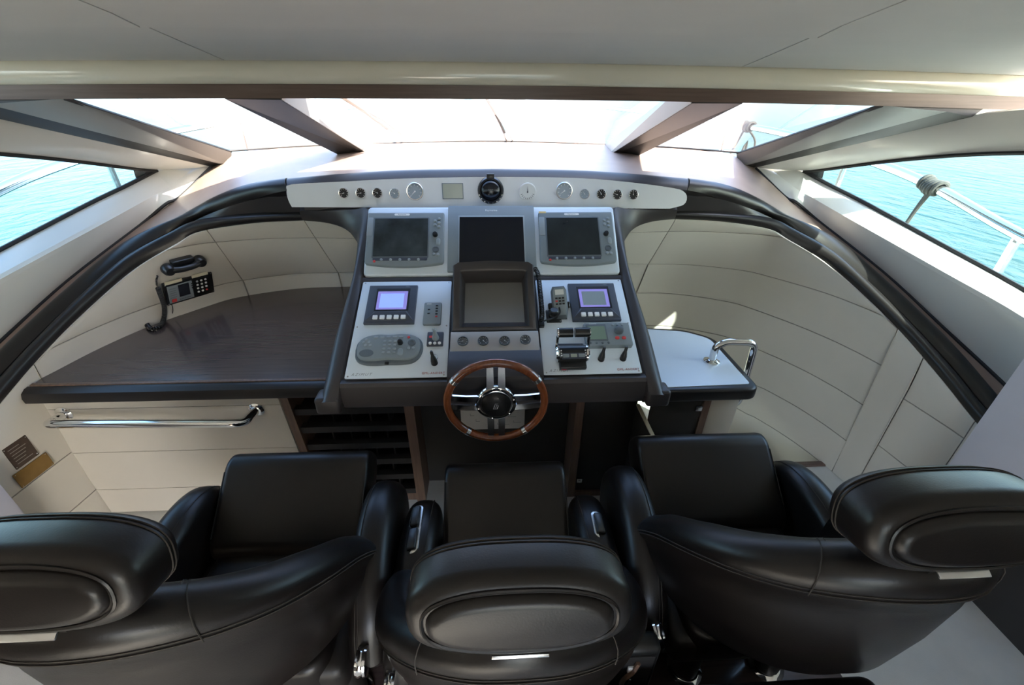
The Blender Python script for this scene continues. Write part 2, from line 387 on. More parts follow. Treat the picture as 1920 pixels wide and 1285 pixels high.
def wall(sg, name, label, cols, z0):
    us = [k*.125 for k in range(81)]
    rows = [[wpt(u, samp(TT, u).z, sg, z0)]+[wpt(u, samp(BB, u).z, sg, z0), wpt(u, z0, sg, z0)] for u in us]
    out = Vector((sg*.05, .05, 0))
    mb = MB().loft([r+[r[2]+out, r[1]+out, r[0]+out] for r in rows])
    root = struct(name, mb, cream_dark); root['label'] = label
    vs = [p for r in rows for p in r]; fs = []
    for i in range(len(rows)-1):
        for j in (0, 1): fs.append((i*3+j, i*3+j+1, i*3+j+4, i*3+j+3))
    bvh = BVHTree.FromPolygons(vs, fs)
    g = .010
    for (u0, u1, cuts) in cols:
        zs = [9]+list(cuts)+[z0]
        for k in range(len(zs)-1):
            hi, lo = zs[k], zs[k+1]; n = max(3, int((u1-u0)*8)+1); grid = []
            for q in range(n):
                u = u0+g+(u1-u0-2*g)*q/(n-1); tz = samp(TT, u).z; a, b = min(hi-.003, tz), lo+.003
                if b > a-.002: b = a-.002
                grid.append([wpt(u, a+(b-a)*j/5, sg, z0) for j in range(6)])
            if max((r[0]-r[5]).length for r in grid) < .012: continue
            rings = []
            for q in range(n):
                tt = (grid[min(q+1, n-1)][2]-grid[max(q-1, 0)][2])
                ring = []
                for j in range(6):
                    dn = grid[q][min(j+1, 5)]-grid[q][max(j-1, 0)]; nn = tt.cross(dn)
                    if nn.length < 1e-9: nn = V(-sg, 0, 0)
                    nn.normalize()
                    if nn.dot(V(0, 1.0, 1.2)-grid[q][j]) < 0: nn = -nn
                    edge = .5 if j in (0, 5) or q in (0, n-1) else 1.0
                    ring.append(grid[q][j]+nn*.007*edge)
                rings.append(ring+[grid[q][5], grid[q][0]])
            obj('wall_panel', MB().loft(rings), cream, root, 50)
    return root, bvh
wallR, bvhR = wall(1, 'wall_right', 'cream leather panelled hull side on the right above the stairwell',
                   [(0.2, 1.05, (1.2, .95, .71, .47, .23)), (1.05, 6.85, (1.2, .95, .71, .47, .23, 0, -.4, -.8)), (6.85, 7.5, (.0,)), (7.5, 8.9, (.62, .33, 0)), (8.9, 9.9, (.33, 0))], -1.2)
wallL, bvhL = wall(-1, 'wall_left', 'cream leather panelled hull side on the left behind the wooden counter',
                   [(0.2, 1.0, (1.17, .90)), (1.0, 2.85, (1.17, .90)), (2.85, 7.3, (1.17, .90)), (7.3, 8.9, (.42, .17)), (8.9, 9.9, (.42, .17))], 0)
def wall_hit(bvh, x, y):
    p, n, i, d = bvh.ray_cast(CAM, ray(x, y).normalized())
    if n.dot(CAM-p) < 0: n = -n
    return p, n

# ---- upper coaming (dash lip), lower coaming, wedges between them
UT = [V(0, 2.27, 1.521), V(.472, 2.27, 1.514), V(.983, 2.26, 1.481), atX(1359, 346, 1.19), atX(1417, 369, 1.39), atX(1476, 403, 1.58), atX(1567, 449, 1.84), atX(1659, 526, 1.97), atX(1769, 629, 2.05), atX(1860, 731, 2.08), V(2.09, 1.05, .65)]
UL = [atY(920, 333, 2.185), atY(1100, 337, 2.185), atY(1288, 357, 2.185), atX(1348, 373, 1.16), atX(1403, 390, 1.34), atX(1447, 409, 1.5), atX(1549, 462, 1.74), atX(1659, 556, 1.89), atX(1769, 669, 1.97), atX(1856, 775, 2.0), V(2.01, 1.03, .62)]
UL[0].x = 0
LT = [TS[1], TS[2], TS[3], TS[4], TS[5], TS[6], TS[7], TS[8], TS[9], TS[10]]
LU = [atY(1262, 394, 2.262), atX(1348, 397, 1.19), atX(1440, 408, 1.46), atX(1490, 431, 1.6), atX(1565, 472, 1.745), atX(1640, 538, 1.84), atX(1712, 610, 1.91), atX(1785, 690, 1.955), atX(1850, 768, 1.98), V(1.99, .96, .65)]
cut = lambda L, a, b: L[a:b]
ut, ul = smooth_idx(UT, 8), smooth_idx(UL, 8)
full_t = [mir(p) for p in ut[:0:-1]]+ut; full_l = [mir(p) for p in ul[:0:-1]]+ul
mid = len(full_t)//2
tr = sroot('trim_1', 'padded dark brown leather coaming along the top of the dash and both sides')
obj('coaming_segment', roll(full_l[mid-16:mid+17], full_t[mid-16:mid+17], .016, .03), dash_leather, tr)
for sg in (1, -1):
    A = [p if sg > 0 else mir(p) for p in ul[16:]]; Bq = [p if sg > 0 else mir(p) for p in ut[16:]]
    A[0] = A[0].lerp(A[1], .05); Bq[0] = Bq[0].lerp(Bq[1], .05)
    obj('coaming_segment', roll(A, Bq, .024, .03), roll_leather, tr)
lt, lu = smooth_idx(LT, 8), smooth_idx(LU, 8)
for k, sg in ((2, 1), (3, -1)):
    A = [p if sg > 0 else mir(p) for p in lt]; Bq = [p if sg > 0 else mir(p) for p in lu]
    o = struct(f'trim_{k}', roll(A, Bq, .026, .03), roll_leather); o['label'] = 'lower dark leather roll capping the %s hull panels' % ('right' if sg > 0 else 'left')
    wa = [p if sg > 0 else mir(p) for p in smooth_idx([UL[2]+V(-.10, 0, 0), UL[3], UL[4], UL[5]], 6)]
    wb_ = [p if sg > 0 else mir(p) for p in smooth_idx([LU[0]+V(-.10, -.02, 0), LU[1], LU[2].lerp(LU[1], .25), UL[5]+V(0, 0, -.004)], 6)]
    o = struct(f'trim_{k+2}', sheet(wa, wb_, .03), dash_leather); o['label'] = 'dark brown wedge between the two leather rolls on the %s' % ('right' if sg > 0 else 'left')

    bo = V(.03, .05, 0)
    ba = [p if sg > 0 else mir(p) for p in smooth_idx([q+bo+V(0, 0, .01) for q in UL[2:10]], 6)]; bb_ = [p if sg > 0 else mir(p) for p in smooth_idx([q+bo for q in TS[1:9]], 6)]
    obj('backing', sheet(ba, bb_, .01), black_matte, o)
# ---- dash top
DO = [V(0, 3.62, 1.528), V(.5, 3.56, 1.528), V(1.1, 3.32, 1.526), V(1.5, 3.0, 1.522), V(1.66, 2.86, 1.462), V(1.76, 2.60, 1.323), V(1.9, 2.44, 1.212), V(2.03, 2.034, 1.054), V(2.1, 1.694, .914), V(2.13, 1.4, .813), V(2.14, 1.05, .69)]
do = smooth_idx(DO, 8); full_o = [mir(p) for p in do[:0:-1]]+do
inn = [p+V(0, .0, -.012) for p in full_t]
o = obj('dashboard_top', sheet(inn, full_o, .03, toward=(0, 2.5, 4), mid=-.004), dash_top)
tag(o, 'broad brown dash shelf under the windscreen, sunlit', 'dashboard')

# ---- pillars, mullions, windscreen
def prism4(E, mat_, name, label, cover):
    """E: list of (front point, aft point) of the four edges"""
    mb = MB().loft([[e[0] for e in E], [e[1] for e in E]])
    o = struct(name, mb, mat_); o['label'] = label
    a0, a1, b0, b1 = E[0][0], E[0][1], E[1][0], E[1][1]
    n = (a1-a0).cross(b0-a0).normalized()
    if n.dot(CAM-a0) < 0: n = -n
    q = [a0, a1, b1, b0]; q = [p+n*.002 for p in q]
    obj('inner_face', MB().loft([[p+n*.004 for p in q], q]), cover, o)
    return o
def ext(p, q, t0, t1): return (p+(q-p)*t0, p+(q-p)*t1)
k = 0
for sg in (1, -1):
    f_ = (lambda p: p) if sg > 0 else mir
    side = 'right' if sg > 0 else 'left'
    a = ext(V(.84, 3.42, 1.526), V(.80, 2.287, 1.815), -.03, 1.28)
    b = ext(V(.82, 3.257, 1.463), V(.816, 1.97, 1.817), -.05, 1.0)
    c = ext(V(.95, 3.15, 1.456), V(1.024, 1.97, 1.818), -.06, 1.0)
    d = ext(V(.985, 3.36, 1.526), V(1.03, 2.2, 1.815), -.03, 1.2)
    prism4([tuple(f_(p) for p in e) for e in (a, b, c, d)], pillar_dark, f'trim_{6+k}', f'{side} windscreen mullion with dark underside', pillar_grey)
    e1 = ext(V(1.57, 2.904, 1.529), V(1.57, 1.936, 1.81), -.02, 1.025)
    e2 = ext(V(1.58, 2.856, 1.454), V(1.858, 1.9, 1.80), -.02, .988)
    e3 = ext(V(1.66, 2.82, 1.456), V(1.988, 1.87, 1.794), -.02, .956)
    e4 = ext(V(1.80, 2.95, 1.56), V(2.1, 1.9, 1.9), -.02, .985)
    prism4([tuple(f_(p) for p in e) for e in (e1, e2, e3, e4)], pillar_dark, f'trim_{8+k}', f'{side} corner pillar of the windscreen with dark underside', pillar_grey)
    # side pane of the windscreen
    base = smooth([V(.84, 3.42, 1.526), V(1.22, 3.22, 1.528), V(1.57, 2.904, 1.529)], 8); top = smooth([V(.80, 1.965, 1.897), V(1.2, 1.95, 1.86), V(1.57, 1.936, 1.812)], 8)
    r_ = sroot(f'window_{1+k}', f'{side} pane of the windscreen')
    obj('pane', MB().loft([[f_(p) for p in base], [f_(p) for p in top]], False, False), glass_clear, r_)
    obj('gasket', MB().tube([f_(p)+V(0, 0, .002) for p in base], .006, 6), rubber, r_)
    obj('gasket', MB().tube([f_(p) for p in e1], .008, 6), rubber, r_)
    k += 1
base = smooth([V(-.84, 3.42, 1.526), V(0, 3.58, 1.53), V(.84, 3.42, 1.526)], 12); top = smooth([V(-.80, 1.965, 1.897), V(0, 1.965, 1.905), V(.80, 1.965, 1.897)], 12)
r_ = sroot('window_3', 'wide centre pane of the windscreen')
obj('pane', MB().loft([base, top], False, False), glass_clear, r_)
obj('gasket', MB().tube([p+V(0, 0, .002) for p in base], .005, 6), rubber, r_)

# ---- side windows with their surrounds
for kk, sg in ((4, 1), (5, -1)):
    f_ = (lambda p: p) if sg > 0 else mir
    side = 'right' if sg > 0 else 'left'
    G = [atX(1418, 316, 1.65), atX(1472, 369, 1.755), atX(1494, 380, 1.79), atX(1538, 417, 1.9), atX(1659, 512, 2.03), atX(1769, 614, 2.1), atX(1878, 715, 2.13), V(2.14, 1.05, .70)]
    K = [atX(1450, 321, 1.74), atX(1480, 344, 1.79), atX(1492, 353, 1.81), atX(1530, 375, 1.855), atX(1600, 415, 1.90), atX(1769, 510, 1.98), atX(1920, 596, 2.03), V(2.04, 1.05, 1.03)]
    Mm = [atX(1470, 318, 1.79), atX(1508, 322, 1.88), atX(1515, 326, 1.89), atX(1560, 350, 1.94), atX(1619, 380, 2.0), atX(1769, 462, 2.1), atX(1920, 545, 2.17), V(2.2, 1.05, 1.06)]
    N = [atX(1430, 316, 1.68), atX(1508, 321, 1.88), atX(1540, 318, 1.9), atX(1700, 298, 2.0), atX(1919, 285, 2.05), V(2.07, .98, 1.74)]
    ea, eb = V(1.66, 2.82, 1.456), V(1.988, 1.87, 1.794)
    A = [ea, ea.lerp(eb, .12), ea.lerp(eb, .22), ea.lerp(eb, .62), ea.lerp(eb, 1), V(2.0, .98, 1.87)]
    g_, k_, m_ = [[f_(p) for p in smooth_idx(L, 5)] for L in (G, K, Mm)]
    n_, a_ = [[f_(p) for p in smooth_idx(L, 5)] for L in (N, A)]
    r_ = sroot(f'window_{kk}', f'{side} side window with a moulded pale surround and the sea behind')
    inw = V(0, 1.0, 1.6)
    obj('surround', sheet(g_, k_, .02, inw, .006), gelcoat, r_)
    obj('sill', sheet(k_, m_, .02, (0, 1.5, 4)), gelcoat, r_)
    obj('header', sheet(a_, n_, .02, inw, .004), gelcoat, r_)
    obj('header_return', MB().box(*sorted((sg*2.0, sg*2.3)), 1.93, 1.99, 1.70, 1.84), gelcoat, r_)
    obj('gasket', MB().tube([p+f_(V(-.004, 0, .002)) for p in g_], .008, 6), rubber, r_)
    cf = [f_(p+V(.020, .012, -.004)) for p in (G[0]+V(-.03, .06, 0), G[1], K[2], Mm[1]+V(.0, .0, -.01), N[1]+V(-.01, 0, .015), N[0]+V(0, .03, .03))]
    obj('corner_backing', MB().add(cf+[p+f_(V(.012, .012, 0)) for p in cf], [tuple(range(6)), tuple(range(11, 5, -1))]+[(i, (i+1) % 6, 6+(i+1) % 6, 6+i) for i in range(6)]), gelcoat, r_)
    # pane: between sill line and header line
    lo = [f_(p) for p in smooth_idx(Mm[1:], 5)]; hi = [f_(p) for p in smooth_idx(N[1:6], 7)]
    lo = smooth(lo, 24); hi = smooth(hi, 24)
    obj('pane', MB().loft([lo, hi], False, False), glass_side, r_)
    obj('gasket', MB().tube([p+V(-sg*.004, 0, .004) for p in lo], .010, 6), rubber, r_)
    obj('gasket', MB().tube([p+V(-sg*.004, 0, -.004) for p in hi], .009, 6), rubber, r_)
    tip = [f_(p) for p in (atX(1508, 322, 1.872), atX(1560, 350, 1.932), atX(1545, 345, 1.925), atX(1541, 335, 1.92), atX(1545, 320, 1.915))]
    obj('corner_gasket', MB().add([*tip, *[p+V(sg*.01, .01, 0) for p in tip]], [(0, 1, 2, 3, 4), (9, 8, 7, 6, 5)]), rubber, r_)
    # hull side further aft
    o = struct(f'wall_aft_{side}', MB().box(*(sorted((sg*2.0, sg*2.2))), -2.2, .98, 0, 1.0), black_panel); o['label'] = f'black lacquered cabinet side low on the {side}'
    o = struct(f'wall_upper_{side}', MB().box(*(sorted((sg*2.02, sg*2.2))), -2.2, .98, 1.0, 2.15), gelcoat); o['label'] = f'pale cabin side aft of the {side} window'  # out of view; left solid so no sun falls on the seats

# ---- header beam, ceiling, roof
def cz(x): return -.017*(x/1.9)**2
def xsweep(prof, x0, x1, n=36):
    return MB().loft([[(x0+(x1-x0)*i/n, y, z+cz(x0+(x1-x0)*i/n)) for y, z in prof] for i in range(n+1)])
ceil = struct('ceiling', xsweep([(1.93, 1.96), (1.5, 2.022), (1.2, 2.062), (.3, 2.112), (-2.2, 2.112), (-2.2, 2.2), (1.7, 2.2), (2.0, 2.02), (2.0, 1.95)], -2.3, 2.3), black_matte); ceil['label'] = 'grey fabric ceiling liner in panels'
for x0, x1 in ((-2.3, -.953), (-.947, .947), (.953, 2.3)):
    obj('liner_panel', xsweep([(1.897, 1.9445), (1.7, 1.975), (1.506, 2.006), (1.506, 2.02), (1.93, 1.96)], x0, x1, 14), liner, ceil, 20)
    obj('liner_panel', xsweep([(1.497, 1.998), (1.40, 2.018), (1.2, 2.046), (.3, 2.10), (-2.2, 2.10), (-2.2, 2.112), (.3, 2.112), (1.2, 2.06), (1.497, 2.02)], x0, x1, 14), liner, ceil, 20)
o = struct('trim_10', xsweep([(1.905, 1.872), (1.892, 1.882), (1.886, 1.90), (1.887, 1.92), (1.893, 1.938), (1.905, 1.949), (2.0, 1.95), (2.0, 1.872)], -2.3, 2.3), gel_cream); o['label'] = 'glossy cream moulded band over the windscreen'
o = struct('trim_11', xsweep([(1.902, 1.826), (1.902, 1.872), (2.0, 1.872), (2.0, 1.826)], -2.3, 2.3), wenge_trim); o['label'] = 'dark brown wooden strip along the top of the windscreen'

wa_ = sroot('wall_aft', 'unseen aft bulkhead behind the camera, added to cut light, with an open doorway')  # out of view; added to dim the light from aft, doorway sized for fill
for b_ in ((-2.2, -.5, 0, 2.15), (.8, 2.2, 0, 2.15), (-.5, .8, 1.80, 2.15)):
    obj('bulkhead_panel', MB().box(b_[0], b_[1], -2.26, -2.2, b_[2], b_[3]), brown_wood, wa_)
# ---- pale bulkhead ends close to the camera
o = struct('wall_bulkhead_right', MB().rbox(1.848, 2.05, .99, 1.205, 0, 1.12, .01), lilac_panel); o['label'] = 'pale lilac bulkhead end at the right edge'
o = struct('wall_bulkhead_left', MB().rbox(-2.1, -1.862, .99, 1.236, 0, .62, .01), lilac_panel); o['label'] = 'pale lilac bulkhead end at the left edge'
# ================================================================== counter and cabinets (left)
ct = thing('counter', 'dark wenge chart counter curving along the left hull side', 'counter')
bk = [mir(p) for p in BB if .62 <= p.x <= 1.9 and p.y > 1.56]
poly = [(-.60, 1.545), (-.60, bk[0].y-.004)]+[(p.x+.004, p.y-.006) for p in bk]+[(-1.885, 1.545)]
obj('counter_top', MB().prism([(x, y) for x, y in poly][::-1], .762, .80), wenge, ct)
obj('wood_edging', MB().rbox(-1.893, -.60, 1.528, 1.5455, .765, .803, .004), brown_wood, ct)
obj('leather_edge', MB().loft([[V(x, y, z) for y, z in ((1.528, .797), (1.512, .796), (1.492, .785), (1.484, .766), (1.486, .742), (1.500, .735), (1.528, .735))] for x in (-1.90, -1.89, -.60)]), roll_leather, ct)
rail = thing('handrail', 'long polished chrome handrail under the edge of the wooden counter', 'handrail')
fL, fR = atY(121, 776, 1.546), atY(481, 768, 1.546); bL, bR = atY(112, 795, 1.455), atY(448, 794, 1.455)
obj('bar', MB().tube(bend([fL, V(fL.x-.012, 1.49, fL.z-.004), V(bL.x-.045, 1.455, bL.z), V(bL.x+.03, 1.455, bL.z), V(bR.x-.02, 1.455, bR.z), V(fR.x-.02, 1.48, fR.z-.015), fR], .04), .0185, 14), chrome, rail)
for q in (fL, fR):
    obj('flange', MB().lathe([(.034, 0), (.034, .006), (.026, .012), (.02, .014)], 24, (q.x, 1.548, q.z), (0, -1, 0)), chrome, rail)
cab = thing('cabinet', 'cream leather fronted cabinet under the left counter', 'cabinet')
a0, a1 = atY(526, 757, 1.55), atY(564, 843, 1.55)
sl_ = (a1.x-a0.x)/(a0.z-a1.z)
def xr(z): return a0.x+(a0.z-z)*sl_*.55
obj('carcass', MB().add([(-1.93, 1.556, .0), (xr(0), 1.556, 0), (xr(.74), 1.556, .74), (-1.93, 1.556, .74), (-1.88, 1.68, 0), (xr(0), 1.68, 0), (xr(.74), 1.68, .74), (-1.88, 1.68, .74)], [(0, 1, 2, 3), (7, 6, 5, 4), (0, 4, 5, 1), (1, 5, 6, 2), (2, 6, 7, 3), (3, 7, 4, 0)]), cream_dark, cab)
for z0, z1 in ((.012, .17), (.173, .41), (.413, .66), (.663, .738)):
    mb = MB().add([(-1.928, 1.548, z0), (xr(z0)-.002, 1.548, z0), (xr(z1)-.002, 1.548, z1), (-1.928, 1.548, z1), (-1.928, 1.557, z0), (xr(z0)-.002, 1.557, z0), (xr(z1)-.002, 1.557, z1), (-1.928, 1.557, z1)], [(0, 1, 2, 3), (7, 6, 5, 4), (0, 4, 5, 1), (1, 5, 6, 2), (2, 6, 7, 3), (3, 7, 4, 0)])
    obj('front_panel', mb, cream, cab)

# ================================================================== wine rack and posts under the console
rk = thing('wine_rack', 'dark slatted wine rack in the recess left of the steering wheel', 'rack')
def xl(z): return xr(z)+.035
obj('side_post', MB().add([(xr(0)+.002, 1.552, 0), (xr(0)+.036, 1.552, 0), (xr(.74)+.036, 1.552, .74), (xr(.74)+.002, 1.552, .74), (xr(0)+.002, 1.90, 0), (xr(0)+.036, 1.90, 0), (xr(.74)+.036, 1.90, .74), (xr(.74)+.002, 1.90, .74)], [(0, 1, 2, 3), (7, 6, 5, 4), (0, 4, 5, 1), (1, 5, 6, 2), (2, 6, 7, 3), (3, 7, 4, 0)]), brown_wood, rk)
obj('back_board', MB().box(-.86, -.41, 1.84, 1.86, 0, .74), black_matte, rk)
obj('side_post', MB().box(-.412, -.368, 1.56, 1.9, 0, .78), brown_wood, rk)
for i, z in enumerate((.06, .165, .27, .375, .48, .585, .69)):
    obj('slat', MB().box(xl(z), -.414, 1.565, 1.60, z, z+.034), rack_black, rk)
    obj('shelf', MB().box(xl(z), -.414, 1.60, 1.84, z, z+.008), rack_black, rk)
    for k in range(4):
        x = -.50-.085*k-(.02 if i % 2 else 0)
        if x > xl(z)+.02: obj('divider', MB().box(x, x+.007, 1.60, 1.82, z+.008, z+.085), rack_black, rk)
obj('skirting', MB().box(-.86, -.41, 1.575, 1.60, 0, .06), brown_wood, rk)

# ================================================================== cabinet right of the wheel, desk
cb = thing('cupboard', 'black fronted cupboard with brown posts right of the steering wheel', 'cabinet')
obj('back_panel', MB().box(-.366, .368, 1.70, 1.72, 0, .80), black_panel, cb)
obj('post', MB().box(.370, .408, 1.56, 1.72, 0, .79), brown_wood, cb)
d = obj('door', MB().rbox(.412, .66, 1.572, 1.592, .035, .70, .003), black_panel, cb)
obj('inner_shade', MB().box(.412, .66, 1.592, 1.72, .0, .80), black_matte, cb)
obj('plinth', MB().box(.40, .70, 1.562, 1.60, 0, .033), brown_wood, cb)
for z in (.10, .655): obj('latch', MB().rbox(.414, .442, 1.562, 1.572, z, z+.028, .003).rbox(.420, .432, 1.556, 1.563, z+.006, z+.022, .002), steel, d)
hd = obj('open_door', MB().box(.655, .668, 1.31, 1.572, .05, .592), black_panel, cb)
obj('door_edge', MB().box(.654, .669, 1.31, 1.572, .592, .60), cream_label, hd)
dk = thing('desk', 'small pale topped desk with dark padded rim right of the console', 'desk')
dout = [tuple(p[:2]) for p in bend([V(.60, 1.395, 0), V(1.095, 1.395, 0), V(1.095, 1.83, 0), V(.97, 1.925, 0), V(.60, 1.965, 0)], .055, 8)]
def inset(P, d_):
    o_ = []
    n = len(P)
    for i in range(n):
        a, b = P[i-1], P[(i+1) % n]; dx, dy = b[0]-a[0], b[1]-a[1]; l = math.hypot(dx, dy); o_.append((P[i][0]-dy/l*d_, P[i][1]+dx/l*d_))
    return o_
obj('rim', MB().pad(dout, .742, .803, .016, 4, True), roll_leather, dk)
obj('desk_top', MB().prism([p for p in inset(dout, .034)], .79, .806), panel_white, dk)
obj('black_panel', MB().rbox(.675, .895, 1.452, 1.475, 0, .745, .003), black_panel, dk)
obj('edge_post', MB().box(.897, .928, 1.446, 1.48, 0, .745), brown_wood, dk)
obj('end_panel', MB().rbox(.929, 1.055, 1.448, 1.52, 0, .745, .006), cream, dk)
obj('end_panel', MB().rbox(1.035, 1.055, 1.52, 1.86, 0, .745, .006), cream, dk)
obj('latch', MB().rbox(.866, .895, 1.442, 1.452, .655, .683, .003), steel, dk)
gr = thing('grab_handle', 'bent chrome grab handle mounted on the small desk', 'handrail')
obj('bar', MB().tube(bend([(.975, 1.605, .80), (.975, 1.605, .885), (1.02, 1.61, .905), (1.15, 1.60, .905), (1.15, 1.58, .58), (1.06, 1.58, .56)], .045), .016, 14), chrome, gr)
fg = obj('flange', MB().lathe([(.036, 0), (.035, .005), (.024, .010), (.017, .013)], 28, (.975, 1.605, .806), (0, 0, 1)), chrome, gr)
for k in range(3):
    t = 2*PI*k/3+.5; obj('screw', MB().lathe([(.005, 0), (.004, .002)], 8, (.975+.028*math.cos(t), 1.605+.028*math.sin(t), .811), (0, 0, 1)), steel, fg)

# ================================================================== helm console
cn = thing('helm_console', 'dark leather helm console with pale instrument panels', 'console')
LOW = frame((0, 1.355, .918), (1, 0, 0), (0, .426, .214)); UP = frame((0, 1.813, 1.139), (1, 0, 0), (0, .25, .237)); STR = frame((0, 2.16, 1.385), (1, 0, 0), (0, .12, .99))
def onf(Fm, x, y, h=0):
    n = Fm.col[2].to_3d(); O = Fm.col[3].to_3d(); d = ray(x, y); t = ((O+n*h-CAM).dot(n))/d.dot(n); q = CAM+d*t-O
    return q.dot(Fm.col[0].to_3d()), q.dot(Fm.col[1].to_3d())
body = [(1.345, .80), (1.345, .905), (1.36, .912), (1.775, 1.12), (1.83, 1.13), (2.06, 1.352), (2.15, 1.358), (2.26, 1.358), (2.26, .80)]
obj('body', MB().loft([[V(x, y, z) for y, z in body] for x in (-.57, .57)]), dash_leather, cn)
obj('fascia', MB().loft([[V(x, y, z) for y, z in ((1.36, .915), (1.338, .912), (1.328, .90), (1.326, .83), (1.338, .80), (1.56, .79), (1.56, .86))] for x in (-.575, .575)]), dash_leather, cn)
obj('ledge', MB().loft([[V(x, y, z) for y, z in ((1.772, 1.128), (1.785, 1.140), (1.80, 1.146), (1.815, 1.142), (1.83, 1.13))] for x in (-.575, .575)]), dash_leather, cn)
# padded side rails (arms)
for sg in (1, -1):
    f_ = (lambda p: p) if sg > 0 else mir
    Ei = [V(.580, 1.300, .858), V(.577, 1.37, .930), V(.572, 1.55, 1.022), V(.570, 1.79, 1.145), V(.572, 1.95, 1.275), V(.578, 2.06, 1.378), V(.66, 2.12, 1.362), V(.80, 2.155, 1.350), V(.93, 2.18, 1.345)]
    Eo = [atY(1248, 742, 1.305), atY(1238, 712, 1.375), atY(1217, 630, 1.545), atY(1190, 545, 1.74), atY(1171, 487, 1.92), atY(1171, 452, 2.04), atY(1190, 428, 2.13), atY(1222, 416, 2.19), atY(1264, 411, 2.245)]
    ei, eo = [[f_(p) for p in smooth_idx(L, 6)] for L in (Ei, Eo)]
    arm = obj('side_rail', roll(ei, eo, lambda q: .020-.013*max(0, min(1, (q-.55)/.25)), .055), dash_leather, cn)
    # rounded inner edge down to the panel and the tip block
    x0, x1 = sorted((sg*.578, sg*.668))
    obj('rail_tip', MB().rbox(x0, x1, 1.296, 1.37, .80, .872, .012, 3), dash_leather, arm)
    obj('rail_skirt', MB().loft([[f_(V(.60, y, z)) for y, z in ((1.34, .80), (1.34, .87), (1.78, 1.11), (2.1, 1.36), (2.26, 1.36), (2.26, .80))], [f_(V(.572, y, z)) for y, z in ((1.34, .80), (1.34, .87), (1.78, 1.11), (2.1, 1.36), (2.26, 1.36), (2.26, .80))]]), dash_leather, arm)
# panels
for sg in (-1, 1):
    w0 = .380; cx = sg*.372
    p = obj('lower_panel', MB().pad(rr(w0, .474, .006, cx, .239), 0, .005, .0015, 2).xf(LOW), panel_white, cn)
    for (x, y) in ((-.178, .008), (.178, .008), (-.178, .235), (.178, .235), (-.178, .466), (.178, .466)):
        obj('screw', MB().lathe([(.0035, .004), (.003, .0065)], 8, (cx+x, y+.002, 0)).xf(LOW), steel, p)
    text('AZIMUT', .0165, grey_ink, p, LOW @ T(cx-.13, .018, .0052), shear=.35, space=1.35)
    text('GML-ANDERT', .0135, red_ink, p, LOW @ T(cx+.138, .018, .0052), space=1.05)
obj('upper_panel', MB().pad(rr(1.130, .345, .018, 0, .173), -.01, .022, .010, 4).xf(UP), panel_white, cn)
sp = [onf(STR, x, y) for x, y in ((548, 387), (541, 370), (540, 356), (548, 347), (640, 342), (760, 336), (920, 333), (1080, 335), (1180, 343), (1262, 354), (1281, 361), (1286, 371), (1280, 383), (1255, 390))]
obj('instrument_strip', MB().pad([tuple(p[:2]) for p in smooth_idx([V(x, y, 0) for x, y in sp], 3)], -.02, .006, .003, 2).xf(STR), strip_white, cn)
obj('strip_backing', MB().loft([[V(x, y, z) for y, z in ((2.168, 1.35), (2.180, 1.455), (2.25, 1.455), (2.25, 1.35))] for x in (-.90, .90)]), dash_leather, cn)
# steering column box with gauge strip
col = obj('column_box', MB().loft([[V(x, y, z) for y, z in ((1.452, .985), (1.40, .975), (1.335, .958), (1.316, .945), (1.312, .92), (1.318, .80), (1.50, .80), (1.50, .96))] for x in (-.178, .178)]), dash_leather, cn)
obj('gauge_strip', MB().pad(rr(.348, .093, .003, 0, .149), 0, .020, .0015, 2).xf(LOW), grey_strip, cn)

# hood with recessed monitor
hd = thing('hooded_monitor', 'grey screen sunk in a deep dark leather sun hood at the console centre', 'monitor', LOW.copy())
ho = [(-.172, .2), (.172, .2), (.168, .478), (.150, .490), (0, .497), (-.150, .490), (-.168, .478)]
def hz(y): return .022+.085*(y-.2)/.28
ring0 = [V(x, y, 0) for x, y in ho]; ring1 = [V(x, y, hz(y)-.008) for x, y in ho]; ring2 = [V(x*.965, .2+(y-.2)*.975+.003, hz(y)) for x, y in ho]
def rect(x0, x1, y0, y1, h): return [V(x0, y0, h(y0)), V(x1, y0, h(y0)), V(x1, y1, h(y1)), V((x1)*.9, y1+.004, h(y1)), V(0, y1+.006, h(y1)), V(x0*.9, y1+.004, h(y1)), V(x0, y1, h(y1))]
ring3 = rect(-.140, .140, .214, .452, lambda y: hz(y)+.001); ring4 = rect(-.134, .134, .219, .446, lambda y: hz(y)-.008)
ring5 = [V(-.122, .252, .006), V(.122, .252, .006), V(.122, .462, .006), V(.10, .462, .006), V(0, .462, .006), V(-.10, .462, .006), V(-.122, .462, .006)]
obj('hood', MB().loft([ring0, ring1, ring2, ring3, ring4, ring5], True, False), dash_leather, hd, 50)
obj('screen', MB().box(-.126, .126, .245, .466, .002, .008), screen_grey, hd)

